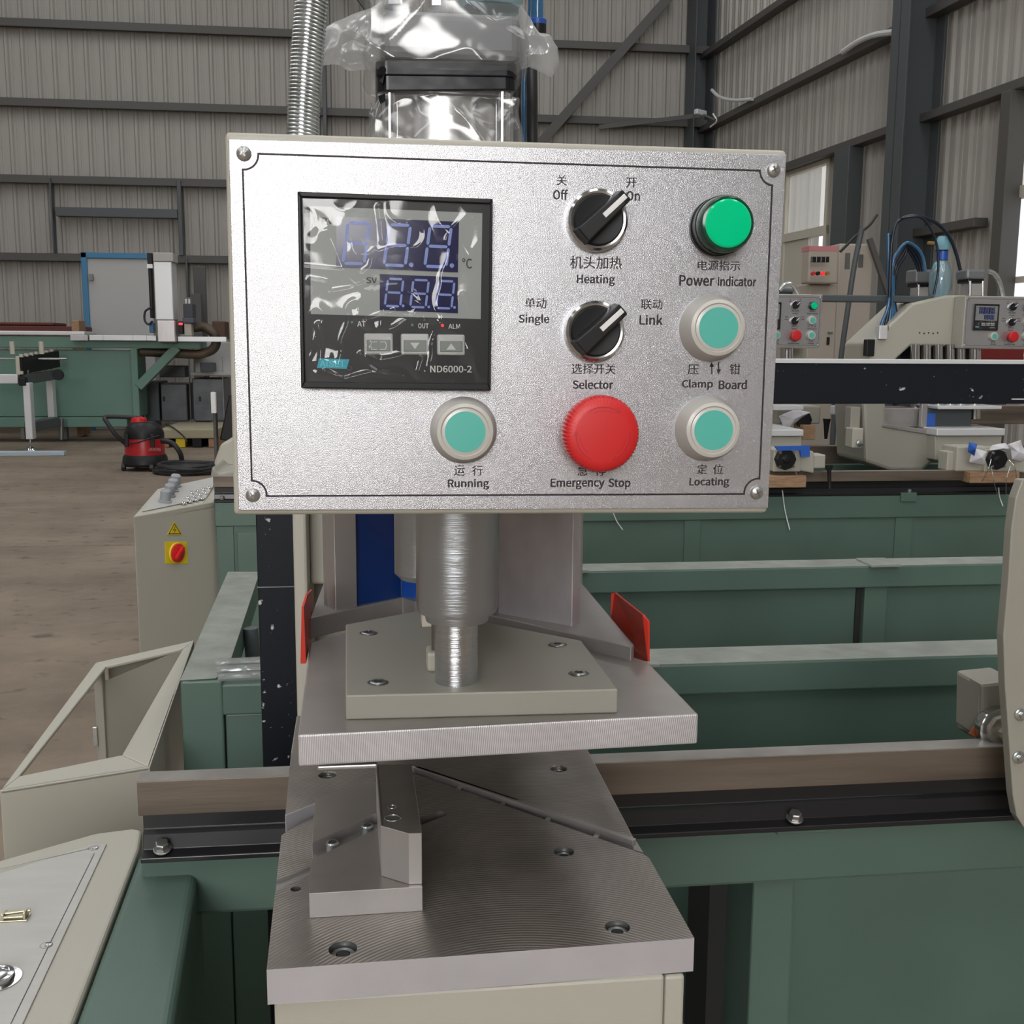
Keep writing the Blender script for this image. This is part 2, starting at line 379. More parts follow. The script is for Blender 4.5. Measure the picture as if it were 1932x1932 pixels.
def purl(pts_px, h_px, name='purlin', Y=WB-.16, d=.12, m=None):
    (x0, y0), (x1, y1) = pts_px
    z = (PY(x0, y0, Y).z + PY(x1, y1, Y).z)/2; hh = h_px/FPX*Y
    a, b_ = PY(x0, y0, Y).x, PY(x1, y1, Y).x
    return MB().box((a, Y, z-hh/2), (b_, Y+d, z+hh/2)).build(name, m or purlin_m, wall_back, .008)
def back_z(y_at_x):  # height on the back wall of a measured point
    return PY(*y_at_x, WB-.16).z
XL, XR = -11.4, 5.3
for (px, py) in [(300, 49), (300, 197), (300, 340), (300, 485)]:
    z = back_z((px, py)); MB().box((XL, WB-.16, z-.055), (XR, WB-.03, z+.03)).box((XL, WB-.165, z-.075), (XR, WB-.15, z+.03)).build('purlin', purlin_m, wall_back, .006)
zt = back_z((300, 340)); MB().box((XL, WB-.16, zt+3.55), (XR, WB-.03, zt+3.63)).build('purlin', purlin_m, wall_back, .006)
for x0, x1, ya, yb in [(92, 103, 335, 477), (333, 346, 340, 482), (349, 356, 487, 560)]:
    BX(MB(), x0, ya, x1, yb, WB-.2, .14).build('stud', grey_steel, wall_back, .006)
BX(MB(), 104, 390, 335, 412, WB-.19, .1).build('header_beam', grey_steel, wall_back, .006)
a, b_ = PY(605, 0, WB-.3), PY(627, 800, WB-.3); MB().box((a.x, WB-.3, 0), (b_.x, WB-.03, HW)).build('wall_column', grey_steel, wall_back, .006)
MB().beam(PY(1000, 292, WB-.28), PY(1275, -20, WB-.28), .07, .13).build('diagonal_brace', purlin_m, wall_back, .004)
MB().beam(PY(640, -60, WB-.28), PY(700, 20, WB-.28), .07, .13).build('diagonal_brace', purlin_m, wall_back, .004)
MB().beam(PY(1130, 240, WB-.26), PY(1320, 218, WB-.36), .03, .06).build('bracket_rod', purlin_m, wall_back)
BX(MB(), 1190, 62, 1198, 70, WB-.3, .1).build('brace_clip', dark_steel, wall_back)

# right wall, meeting the back wall in the corner and running toward the camera
CORN = PY(1336, 200, WB); CORN.z = 0
WDIR = Vector((math.sin(math.radians(5)), -math.cos(math.radians(5)), 0)); WN = Vector((-math.cos(math.radians(5)), -math.sin(math.radians(5)), 0))
wall_right = empty('wall_right', CORN); wall_right['kind'] = 'structure'
wall_right.rotation_euler = (0, 0, math.atan2(WDIR.y, WDIR.x))
ORGW = CORN
def WR(px, py, off=0.):
    """(s, z) on the right wall (off metres in front of it)"""
    d = ray(px, py); c = CORN + WN*off; t = (c-CAM).dot(WN)/d.dot(WN); p = CAM + d*t; return (p-c).dot(WDIR), p.z
ORG[wall_right.name] = Vector((0, 0, 0))                    # children are given in the wall's own frame: x along, -y... into the room
IN = -1                                                     # local y of the room side
s0, zt1 = WR(1480, 318); s1, _ = WR(1573, 300); _, zb1 = WR(1540, 640)
ws = [(s0-.5, s1, 1.0, WR(1573, 297)[1])]
s2, zt2 = WR(1908, 185)
ws.append((s2, s2+2.2, 1.0, zt2))
def in_win(a, c):
    for w_ in ws:
        if c > w_[0] and a < w_[1]: return w_
hm = {}
def clad_piece(s, wd, z0, z1):
    key = (round(wd, 3), round(z1-z0, 3))
    if key not in hm: hm[key] = clad_mesh(z1-z0, wd)
    o = bpy.data.objects.new('cladding_sheet', hm[key]); COL.objects.link(o); o.parent = wall_right; o.location = (s, 0, z0)
cuts = sorted({0., *[x for w_ in ws for x in w_[:2]], 11.5})
for a, c in zip(cuts[:-1], cuts[1:]):
    n = max(1, round((c-a)/.82)); wd = (c-a)/n
    for k in range(n):
        m_ = a + (k+.5)*wd; w_ = in_win(m_, m_)
        if w_: clad_piece(a+k*wd, wd, w_[3], HW); clad_piece(a+k*wd, wd, 0, w_[2])
        else: clad_piece(a+k*wd, wd, 0, HW)
for (px, py) in [(1349, 88), (1345, 232)]:
    s, z = WR(px, py, .15); MB().box((0, -.17, z-.05), (11.4, -.03, z+.035)).build('purlin', purlin_m, wall_right, .006)
zl = WR(1486, 316, .15)[1]
MB().box((0, -.17, zl-.02), (11.4, -.03, zl+.06)).build('purlin', purlin_m, wall_right, .006)
zl2 = WR(1729, 439, .15)[1]; MB().box((WR(1725, 440)[0], -.17, zl2-.04), (WR(1870, 420)[0], -.03, zl2+.04)).build('purlin', purlin_m, wall_right, .006)
s3 = WR(1574, 350, .18)[0]; s4 = WR(1602, 350, .18)[0]; MB().box((s3, -.2, 0), (s4, -.03, zl-.02)).build('window_post', grey_steel, wall_right, .006)
s3 = WR(1884, 300, .18)[0]; s4 = WR(1903, 300, .18)[0]; MB().box((s3, -.2, 0), (s4, -.03, zl-.02)).build('window_post', purlin_m, wall_right, .006)
def i_column(s, w_, d_, name='wall_column', p=wall_right):
    mb = MB(); mb.box((s, -d_, 0), (s+w_, -d_+.02, HW)); mb.box((s, -.05, 0), (s+w_, -.03, HW)); mb.box((s+w_/2-.01, -d_, 0), (s+w_/2+.01, -.03, HW))
    return mb.build(name, grey_steel, p, .004)
i_column(WR(1672, 300, .4)[0], .30, .42)
MB().box((-.02, -.34, 0), (.05, -.05, HW)).box((.0, -.36, 0), (.36, -.34, HW)).box((0.0, -.07, 0), (.36, -.05, HW)).build('wall_column', grey_steel, wall_right, .004)
# windows: aluminium frames, a frosted upper light and clear lights below
for k, (a, c, z0, z1) in enumerate(ws):
    wn = empty('window_%d' % (k+1), (0, 0, 0)); wn['kind'] = 'structure'
    wn.location = CORN; wn.rotation_euler = wall_right.rotation_euler; ORG[wn.name] = Vector((0, 0, 0))
    f_ = MB(); t_ = .055
    f_.box((a, -.06, z0), (c, .03, z0+t_)).box((a, -.06, z1-t_), (c, .03, z1)).box((a, -.06, z0), (a+t_, .03, z1)).box((c-t_, -.06, z0), (c, .03, z1))
    f_.build('window_frame', cream, wn, .004)
    zm = WR(1500, 447)[1] if k == 0 else WR(1920, 365)[1]
    MB().box((a, -.055, zm-.05), (c, .025, zm+.05)).build('transom', cream, wn, .004)
    sm = WR(1486, 400)[0] if k == 0 else a+1.0
    MB().box((sm-.03, -.05, z0), (sm+.03, .02, z1)).build('mullion', cream, wn, .004)
    if k == 0:
        sm2 = WR(1531, 430)[0]
        MB().box((sm+.03, -.01, zm+.05), (c-t_, .0, z1-t_)).build('pane', hazy_pane, wn)
        MB().box((a+t_, -.01, zm+.05), (sm-.03, .0, z1-t_)).build('pane', hazy_pane, wn)
        MB().box((a+t_, -.03, z0+t_), (sm2, .02, zm-.05)).build('solid_panel', cream, wn)
        MB().box((sm2, -.01, z0+t_), (c-t_, .0, zm-.05)).build('pane', gold_glass, wn)
    else:
        MB().box((a+t_, -.01, zm+.05), (c-t_, .0, z1-t_)).build('pane', hazy_pane, wn)
        MB().box((a+t_, -.01, z0+t_), (c-t_, .0, zm-.05)).build('pane', gold_glass, wn)
        MB().box((a+t_, -.03, zm-.75), (c-t_, .02, zm-.7)).build('transom', cream, wn)
# floor
fl = empty('floor', (0, 0, 0)); fl['kind'] = 'structure'
yj1 = PZ(120, 1030, 0).y
for (x0, x1) in [(-12, -5.5), (-5.5, 1.0), (1.0, 7.5)]:
    for (y0, y1) in [(-9, yj1-5.2), (yj1-5.2, yj1), (yj1, yj1+6), (yj1+6, WB+.05)]:
        MB().box((x0+.006, y0+.014, -.12), (x1-.006, y1-.014, 0)).build('concrete_slab', floor_m, fl, .006)
MB().box((-12, -9, -.16), (7.5, WB, -.03)).build('joint_filler', hole_dark, fl)
# left wall, wall behind the camera with added glowing panes, roof with roof lights
wl = MB().box((-12.1, -9, 0), (-12, WB, HW)).build('wall_left', cladding); wl['kind'] = 'structure'
glow = mat('added_pane_glow', (1, 1, 1), .9, emit=(1, .985, .97), es=GLOW_PANES)
glow_roof = mat('daylight_rooflight', (1, 1, 1), .9, emit=(.96, .98, 1), es=GLOW_ROOF)
wf = empty('wall_front', (0, -9, 0)); wf['kind'] = 'structure'
WX0, WX1, WZ0, WZ1 = -4.4, .1, 1.9, 5.2
mb = MB().box((-12, -9.1, 0), (7.6, -9, WZ0)).box((-12, -9.1, WZ1), (7.6, -9, HW)).box((-12, -9.1, WZ0), (WX0, -9, WZ1)).box((WX1, -9.1, WZ0), (7.6, -9, WZ1))
mb.build('wall_sheet', front_wall_dark, wf)
for i in range(3):
    MB().box((WX0+i*(WX1-WX0)/3+.05, -9.06, WZ0), (WX0+(i+1)*(WX1-WX0)/3-.05, -9.05, WZ1)).build('window_pane', glow, wf)  # unseen glowing panes, added to put the highlight on the face plate
wz = MB().box((6.75, -9, 0), (6.85, CORN.y-11.3, HW)).build('wall_right_front', cladding); wz['kind'] = 'structure'
ce = empty('ceiling', (0, 0, HW)); ce['kind'] = 'structure'
strips = [(-8.5, -7.2), (-4.4, -3.1), (-.4, .9), (3.4, 4.7)]
xs = [-12.1] + [v for s_ in strips for v in s_] + [7.6]
for i in range(0, len(xs), 2): MB().box((xs[i], -9.1, HW), (xs[i+1], WB+.1, HW+.1)).build('roof_sheet', cladding, ce)
for a, c in strips:
    for (y0, y1) in [(-8, -3.5), (-2.5, 2), (3, 7.5), (9, 14)]:
        MB().box((a, y0, HW+.03), (c, y1, HW+.04)).build('roof_light', glow_roof, ce)
    for (y0, y1) in [(-9.1, -8), (-3.5, -2.5), (2, 3), (7.5, 9), (14, WB+.1)]:
        MB().box((a, y0, HW), (c, y1, HW+.1)).build('roof_sheet', cladding, ce)
# cables and camera on the right wall
def wpt(px, py, off):
    d = ray(px, py); c = CORN + WN*off; return CAM + d*((c-CAM).dot(WN)/d.dot(WN))
tag(MB().tube([wpt(1343, 170, .3), wpt(1358, 183, .3), wpt(1385, 189, .26), wpt(1420, 187, .2)], .022, 8).build('cable', silver_white, smooth=True), 'short white cable sagging across the wall by the corner column', 'cable')
tag(MB().tube([wpt(1590, 98, .22), wpt(1620, 78, .22), wpt(1650, 66, .22), wpt(1690, 60, .25)], .03, 8).build('cable', silver_white, smooth=True), 'thick white cable lying on the wall purlin beside the tall steel column', 'cable')
sc_ = empty('security_camera', wpt(1322, 214, .5), 'small white security camera on the corner steel column', 'camera')
p_ = wpt(1322, 214, .5)
MB().beam(p_+Vector((-.09, -.06, .01)), p_+Vector((.07, .02, 0)), .07, .07).build('housing', silver_white, sc_, .01)
MB().beam(p_, wpt(1350, 226, .35), .025, .025).build('bracket', purlin_m, sc_)
tag(MB().tube([wpt(1345, 214, .3), wpt(1352, 228, .25), wpt(1340, 240, .3)], .012, 6).build('cable', silver_white, smooth=True), 'thin tangled white wire hanging beside the security camera', 'cable')

# ================================================================ control box of the near welding head
YF = .56
def circ(c, r, n=48, Y=None): return [Vector((c.x+r*math.cos(2*math.pi*i/n), Y if Y is not None else c.y, c.z+r*math.sin(2*math.pi*i/n))) for i in range(n)]
cb = empty('control_box', (PY(1117, 966, YF).x, YF+.04, PY(1117, 968, YF).z), 'large control box with sparkling face plate directly before the camera', 'control box')
encl = [PY(424, 248, YF+.0015), PY(1485, 283, YF+.0015), PY(1448, 968, YF+.0015), PY(441, 972, YF+.0015)]
MB().prism([Vector((p.x, YF+.0015, p.z)) for p in encl], (0, .075, 0)).build('enclosure', beige, cb, .0022, seg=3)
fp = MB().prism([Vector((p.x, YF, p.z)) for p in (PY(431, 262, YF), PY(1484, 292, YF), PY(1449, 959, YF), PY(450, 963, YF))], (0, .0014, 0)).build('face_plate', face_m, cb, .0003)
P = YF-.00012
def arc_px(p0, p1, c, n=10):
    a, b_, cc = PY(*p0, P), PY(*p1, P), PY(*c, P); v0, v1 = a-cc, b_-cc
    an0, an1 = math.atan2(v0.z, v0.x), math.atan2(v1.z, v1.x)
    while an1-an0 > math.pi: an1 -= 2*math.pi
    while an1-an0 < -math.pi: an1 += 2*math.pi
    return [Vector((cc.x + (v0.length+(v1.length-v0.length)*t)*math.cos(an0+(an1-an0)*t), P, cc.z + (v0.length+(v1.length-v0.length)*t)*math.sin(an0+(an1-an0)*t))) for t in [i/n for i in range(n+1)]]
bl = arc_px((458, 320), (487, 290), (459, 290)) + arc_px((1434, 322), (1457, 350), (1460, 321)) + arc_px((1433, 903), (1404, 932), (1430, 930)) + arc_px((503, 936), (475, 907), (476, 934))
MB().ribbon(bl, .00092, closed=True).build('border_line', ink, fp, recalc=False)
for t, bb in [('关', (1050, 330, 1069, 350)), ('Off', (1043.5, 357, 1071, 377)), ('开', (1181.5, 335, 1201, 354)), ('On', (1181.5, 360, 1207, 379)),
              ('机头加热', (1075.7, 482.6, 1172.8, 508)), ('Heating', (1088.4, 517.5, 1159.5, 540)), ('电源指示', (1317, 491, 1396, 511)),
              ('Power', (1282, 519, 1347, 540)), ('Indicator', (1354.6, 521, 1426.5, 540.6)), ('单动', (990.7, 561.5, 1030.5, 582)),
              ('Single', (978.6, 592.5, 1036, 614)), ('联动', (1209.6, 564.4, 1249.6, 584)), ('Link', (1206.7, 593.4, 1250, 613)),
              ('选择开关', (1078.6, 686, 1161, 706)), ('Selector', (1080.6, 716.6, 1156.5, 734)), ('压', (1298, 687.6, 1317.7, 706.4)),
              ('钳', (1377, 686, 1396, 706.4)), ('Clamp', (1287, 716, 1344.4, 735.4)), ('Board', (1356.6, 716.6, 1408.5, 734.6)),
              ('运', (856.4, 878, 877, 897.5)), ('行', (891, 878, 910.4, 897.5)), ('Running', (845, 904, 922.4, 923.6)),
              ('急', (1090, 879, 1108, 897.5)), ('停', (1124, 879, 1143, 897.5)), ('Emergency', (1039, 903, 1140, 923)), ('Stop', (1148, 903, 1189, 923)),
              ('定', (1315.5, 876, 1333, 894.5)), ('位', (1345.7, 876, 1364, 894.5)), ('Locating', (1301, 901, 1375, 920))]:
    text(t, bb, P, ink, fp)
def arrow(x, ya, yb):
    s = 1 if yb > ya else -1; mb = MB()
    mb.ribbon([PY(x, ya, P), PY(x, yb-s*6, P)], .0006); a, b_, c = PY(x-4.5, yb-s*9, P), PY(x+4.5, yb-s*9, P), PY(x, yb, P)
    mb.add([a, b_, c], [(0, 1, 2)]); mb.build('printed_arrow', ink, fp, recalc=False)
arrow(1343, 706, 683); arrow(1356, 683, 706)
for (x, y) in [(460, 290), (1459, 321), (477, 934), (1427, 929)]:
    c = PY(x, y, YF); s = MB().lathe(c, (0, -1, 0), [(.0036, 0), (.0036, .0006), (.0031, .0017), (.0019, .0024), (.0005, .0026)], 28).build('screw', steel_screw, cb, smooth=True)
    cr = MB()
    for a in (.5, .5+math.pi/2):
        d = Vector((math.cos(a), 0, math.sin(a)))*.0018; cr.beam(c-d+Vector((0, -.0025, 0)), c+d+Vector((0, -.0025, 0)), .0009, .0007)
    cr.build('cross_slot', dark_steel, s)
def selector(x, y):
    c = PY(x, y, YF); e = empty('selector_switch', c); e.parent = cb; e.location = c-ORG[cb.name]
    MB().lathe(c, (0, -1, 0), [(.0158, 0), (.0158, .0035), (.0152, .0062), (.0140, .0072), (.0130, .0070), (.0128, .004)], 56).build('bezel_ring', chrome, e, smooth=True)
    MB().lathe(c, (0, -1, 0), [(.0127, .003), (.0127, .0078), (.0120, .0085), (.0060, .0079), (.0005, .0078)], 56).build('knob_disc', black_plastic, e, smooth=True)
    an = math.radians(43); d = Vector((math.cos(an), 0, math.sin(an))); s = Vector((-math.sin(an), 0, math.cos(an))); f_ = Vector((0, -1, 0))
    q = []
    for (l, wd, h) in [(-.0138, .0050, .0065), (-.0125, .0043, .0155), (.0125, .0034, .0195), (.0160, .0032, .0185), (.0165, .0042, .0065)]:
        q.append([c+d*l+s*wd*k+f_*h for k in (-1, 1)])
    base = [c-d*.0138+s*.005*k+f_*.0065 for k in (-1, 1)]
    vs = [p for pr in q for p in pr]; fs = [(0, 1, 3, 2), (2, 3, 5, 4), (4, 5, 7, 6), (6, 7, 9, 8), (1, 0, 8, 9), (0, 2, 4, 6, 8), (9, 7, 5, 3, 1)]
    MB().add(vs, fs).build('handle', black_plastic, e, .0007, seg=3)
    a_, b_ = c+d*.0008+f_*.0184, c+d*.0150+f_*.0196
    MB().beam(a_+f_*(-.0003), b_+f_*(-.0003), .0026, .0012, up=f_).build('pointer', white_plastic, e, .0002)
    return e
selector(1124, 417); selector(1119, 625)
def push(x, y):
    c = PY(x, y, YF); e = empty('push_button', c); e.parent = cb; e.location = c-ORG[cb.name]
    MB().lathe(c, (0, -1, 0), [(.0172, 0), (.0172, .0020), (.0158, .0045), (.0152, .0105), (.0142, .0128), (.0125, .0135), (.0116, .0125), (.0116, .009)], 56).build('bezel_ring', frost, e, smooth=True)
    MB().lathe(c, (0, -1, 0), [(.0118, .006), (.0118, .0131), (.0110, .0134), (.0004, .0134)], 56).build('button_rim', frost, e, smooth=True)
    MB().lathe(c, (0, -1, 0), [(.0103, .012), (.0103, .0137), (.0004, .0138)], 56).build('button_cap', teal, e, smooth=True)
push(1341, 619); push(874, 811); push(1332, 808)
def lamp(x, y):
    c = PY(x, y, YF); e = empty('pilot_lamp', c); e.parent = cb; e.location = c-ORG[cb.name]
    MB().lathe(c, (0, -1, 0), [(.0148, 0), (.0148, .0030), (.0142, .0034), (.0142, .0080), (.0147, .0084), (.0147, .0105)], 56).build('bezel_ring', black_plastic, e, smooth=True)
    MB().lathe(c, (0, -1, 0), [(.0143, .0100), (.0141, .0165), (.0132, .0188), (.0122, .0192)], 56).build('lens_rim', green_rim, e, smooth=True)
    MB().lathe(c, (0, -1, 0), [(.0122, .0170), (.0121, .0190), (.0110, .0200), (.0006, .0206)], 56).build('lens', green_lens, e, smooth=True)
lamp(1352, 429)
c = PY(1117, 812, YF); es = empty('emergency_stop', c); es.parent = cb; es.location = c-ORG[cb.name]
MB().lathe(c, (0, -1, 0), [(.0150, 0), (.0150, .004), (.0138, .005), (.0138, .016)], 48).build('collar', red_plastic, es, smooth=True)
MB().lathe(c, (0, -1, 0), [(.0120, .013), (.0178, .0150), (.0192, .0180), (.0193, .0240), (.0182, .0268), (.0165, .0280), (.0135, .0284), (.0004, .0286)], 240,
           wob=lambda i, r, h: (.00022 if (i//2) % 2 else -.00022) if (r > .0176) else 0).build('mushroom_head', red_plastic, es, smooth=True)
for k in range(3):
    a0 = math.radians(60-k*120); pts = [c+Vector((.0137*math.cos(a0+math.radians(t)), -.02865, .0137*math.sin(a0+math.radians(t)))) for t in range(0, 66, 5)]
    mb = MB().ribbon(pts, .00035); tip = pts[0]; tn = Vector((math.sin(a0), 0, -math.cos(a0))); rd = Vector((math.cos(a0), 0, math.sin(a0)))
    mb.ribbon([tip-rd*.0011-tn*.0004, tip+tn*.0016, tip+rd*.0013-tn*.0006], .0003)
    pts2 = [c+Vector((.0118*math.cos(a0+math.radians(t)), -.02862, .0118*math.sin(a0+math.radians(t)))) for t in range(6, 60, 6)]
    mb.ribbon(pts2, .0002); mb.build('turn_arrow', red_dark, es, recalc=False)
# temperature controller
tcn = empty('temperature_controller', PY(748, 550, YF)); tcn.parent = cb; tcn.location = ORG[tcn.name]-ORG[cb.name]
YB = YF-.0075
o4 = [PY(561, 361, YB), PY(930, 375, YB), PY(926, 737, YB), PY(568, 732, YB)]; i4 = [PY(568, 371, YB), PY(925, 384, YB), PY(921, 725, YB), PY(575, 720, YB)]
mb = MB()
for k in range(4):
    j = (k+1) % 4; mb.prism([o4[k], o4[j], i4[j], i4[k]], (0, .0074, 0))
mb.build('bezel', black_plastic, tcn, .0005)
YD = YB+.0022
MB().prism([p+Vector((0, .0022, 0)) for p in i4], (0, .003, 0)).build('front', mat('controller_black', (.012, .012, .013), .35, spec=.3), tcn)
def quad(px, Y, name, m, par=None, d=.0003): return MB().prism([Vector((PY(*p, Y).x, Y, PY(*p, Y).z)) for p in px], (0, d, 0)).build(name, m, par or tcn)
quad([(585, 388.7), (910, 402), (907, 602), (586.4, 592.5)], YD-.0004, 'display_panel', panel_grey)
d1 = [(634, 408.4), (866, 418.5), (864, 514), (634, 504)]; d2 = [(716.5, 517), (864, 523), (864, 591), (716.5, 585)]
quad(d1, YD-.0007, 'display_window', navy); quad(d2, YD-.0007, 'display_window', navy)
YS = YD-.0009
def digit(cx, cy, w_, h, sk, th):
    tt = MB()
    def pt(u, v): return PY(cx+u*w_/2+sk*v/2+0, cy-v*h/2+u*w_/2*.04, YS)
    for (a, b_) in [((-1, 1), (1, 1)), ((-1, 0), (1, 0)), ((-1, -1), (1, -1)), ((-1, 0), (-1, 1)), ((1, 0), (1, 1)), ((-1, -1), (-1, 0)), ((1, -1), (1, 0))]:
        A, B_ = Vector(pt(*a)), Vector(pt(*b_)); d = (B_-A).normalized(); g = .00045; A += d*g; B_ -= d*g; s = d.cross(Vector((0, -1, 0)))*th/2; e_ = d*th*.5
        tt.add([A, A+e_+s, B_-e_+s, B_, B_-e_-s, A+e_-s], [(0, 1, 2, 3, 4, 5)])
    tt.build('digit', segment, tcn, recalc=False)
def dot(x, y, r, m=segment, name='decimal_point', par=None, Y=None):
    Y = Y or YS; cc = PY(x, y, Y); MB().add(circ(cc, r, 16, Y), [tuple(range(16))]).build(name, m, par or tcn, recalc=False)
for cx, cy in [(672, 459), (749.5, 462.5), (826.5, 465)]: digit(cx, cy, 40, 76, 10, .0015)
for cx, cy in [(743.5, 552), (791.5, 554), (840, 556)]: digit(cx, cy, 29, 51, 6, .0011)
for x, y in [(776, 499.5), (852.5, 501)]: dot(x, y, .0011)
for x, y in [(760.5, 577), (809, 579), (857.5, 580)]: dot(x, y, .0007)
Y2 = YD-.0006
for t, bb, m, sh in [('PV', (607, 410.4, 629, 423), ink_grey, 0), ('°C', (872, 487, 890.7, 507), ink_grey, 0), ('SV', (690.7, 523, 711.6, 534.5), ink_grey, 0),
                     ('AT', (674, 606, 690, 616), ink_white, 0), ('OUT', (789, 610, 808.7, 619.6), ink_white, 0), ('ALM', (846, 611, 868, 620.5), ink_white, 0),
                     ('ND6000-2', (811.6, 689.6, 890, 703), ink_white, .25), ('AISET', (603, 680, 651, 692), mat('pale_teal_ink', (.10, .50, .60), .5), .25), ('®', (653.6, 689.6, 665, 700), ink_grey, 0)]:
    text(t, bb, YD-.0004 if m != ink_grey or t == '®' else YD-.0009, m, tcn)
MB().add([PY(598, 694, YD-.0002), PY(654, 696, YD-.0002), PY(659, 678, YD-.0002), PY(602, 676, YD-.0002)], [(0, 1, 2, 3)]).build('logo_bar', ink_teal, tcn, recalc=False)
dot(834.8, 614, .0008, led_red, 'indicator_light', None, YD-.0005); dot(777.7, 613, .0007, led_green, 'indicator_light', None, YD-.0005); dot(664, 608, .0006, led_green, 'indicator_light', None, YD-.0005)
for k, (x0, y0, x1, y1) in enumerate([(686.4, 628.7, 742, 669.3), (756, 629.3, 809.6, 669.8), (824.6, 631, 877.7, 670.7)]):
    a, b_ = PY(x0, y0, YD-.002), PY(x1, y1, YD-.002)
    MB().box((a.x, YD-.0016, a.z), (b_.x, YD+.001, b_.z)).build('key', key_grey, tcn, .0010, seg=3)
    a, b_ = PY(x0+5, y0+12, YD), PY(x1-5, y1-6, YD)
    MB().box((a.x, YD-.0019, a.z), (b_.x, YD-.001, b_.z)).build('key_cap', key_dark, tcn, .0008)
    cx, cy = (x0+x1)/2, (y0+y1)/2+3; Yk = YD-.0020
    if k: s = 1 if k == 2 else -1; MB().add([PY(cx-9, cy+s*6, Yk), PY(cx+9, cy+s*6, Yk), PY(cx, cy-s*6, Yk)], [(0, 1, 2)]).build('key_symbol', key_grey, tcn, recalc=False)
    else: MB().ribbon([PY(cx-3, cy-7, Yk), PY(cx-13, cy-7, Yk), PY(cx-15, cy, Yk), PY(cx-13, cy+7, Yk), PY(cx-3, cy+7, Yk)], .0004).ribbon([PY(cx+3, cy-7, Yk), PY(cx+13, cy-7, Yk), PY(cx+15, cy, Yk), PY(cx+13, cy+7, Yk), PY(cx+3, cy+7, Yk)], .0004).build('key_symbol', key_grey, tcn, recalc=False)
# creased protective film over the controller
fa, fb = PY(571, 374, YB), PY(923, 722, YB)
creases = [[(571, 504), (600, 507), (640, 510), (683, 517), (700, 503), (705, 474)], [(585, 528), (615, 534), (622, 556)], [(622, 552), (660, 545), (690, 534)],
           [(692, 604), (745, 587), (800, 606)], [(884, 598), (876, 575), (872, 556)], [(694, 672), (720, 678), (760, 670), (800, 674)], [(600, 612), (606, 640), (604, 690)],
           [(680, 668), (694, 690), (712, 702)], [(714, 390), (719, 420), (722, 455)], [(612, 700), (650, 715), (700, 702), (760, 712)], [(800, 672), (790, 700), (810, 718)]]
crs = [[PY(x, y, YB) for x, y in c_] for c_ in creases]
segs = np.array([[a.x, a.z, b_.x, b_.z] for c_ in crs for a, b_ in zip(c_[:-1], c_[1:])])
def crease(x, z):
    a = segs[:, :2]; d = segs[:, 2:]-a; p = np.array([x, z])-a; t = np.clip((p*d).sum(1)/(d*d).sum(1), 0, 1); q = np.linalg.norm(p-d*t[:, None], axis=1).min()
    return math.exp(-(q/.0009)**2)
def filmpt(u, v):
    x = fa.x+(fb.x-fa.x)*u; z = fb.z+(fa.z-fb.z)*v
    edge = min(1, 8*min(u, 1-u, v, 1-v))
    n1 = 1-abs(noise.noise(Vector((x*28+3, z*22, 1.3))))*2.4; n2 = 1-abs(noise.noise(Vector((x*60, z*60+8, 4.3))))*2.2
    lowm = 1.35-min(1, max(0, v))*1.0
    return Vector((x, YB+.0008-.0011*crease(x, z)-(.0008*max(0, n1)**5*(1.6-v)+.0009*max(0, n2)**5*lowm)*edge-.0004*noise.noise(Vector((x*14, z*14, 2))), z))
sheet('protective_film', meter_film, tcn, filmpt, 170, 170)

# ================================================================ air cylinder wrapped in plastic, above the box
YC = .685
ac = empty('air_cylinder', (PY(845, 265, YC+.045).x, YC+.045, PY(845, 262, YC).z), 'large air cylinder wrapped in clear plastic and black tape above the control box', 'air cylinder')
BX(MB(), 716, 14, 984, 116, YC, .093).build('end_cap', cap_grey, ac, .006, seg=3)
z0 = PY(845, 290, YC).z-.02; zt_ = PY(845, 118, YC).z; cx = PY(845, 200, YC).x
def roundsq(hw, r, n=8):
    pts = []
    for q, (sx, sy) in enumerate([(1, 1), (-1, 1), (-1, -1), (1, -1)]):
        for k in range(n+1): a = math.pi/2*(q+k/n); pts.append((sx*(hw-r)+r*math.cos(a), sy*(hw-r)+r*math.sin(a)))
    return pts
MB().lathe((cx, YC+.046, z0), (0, 0, 1), [(.0335, 0), (.0335, zt_-z0)], 48).build('barrel', barrel, ac, smooth=True)
for sx in (-1, 1):
    for sy in (-1, 1): MB().cyl((cx+sx*.0345, YC+.046+sy*.035, z0), (cx+sx*.0345, YC+.046+sy*.035, zt_), .0048).build('tie_rod', chrome, ac, smooth=True)
zt1_, zt0_ = PY(845, 112, YC).z, PY(845, 168, YC).z
mb = MB()
for k, (a, c) in enumerate([(zt0_, zt0_+.0105), (zt0_+.008, zt1_)]):
    mb.prism([Vector((cx+x, YC+.046+y-.0006*k, a+.0015*math.sin(x*40+k))) for x, y in roundsq(.0424+.0007*k, .007)], (0, 0, c-a))
mb.build('tape', tape, ac, .0008)
tq = MB(); tq.prism([PY(712, 118, YC+.01), PY(728, 128, YC), PY(722, 158, YC), PY(712, 150, YC+.01)], (0, .002, 0)); tq.prism([PY(714, 181, YC+.004), PY(727, 176, YC), PY(727, 190, YC), PY(716, 196, YC+.004)], (0, .002, 0)); tq.build('tape_end', tape, ac)
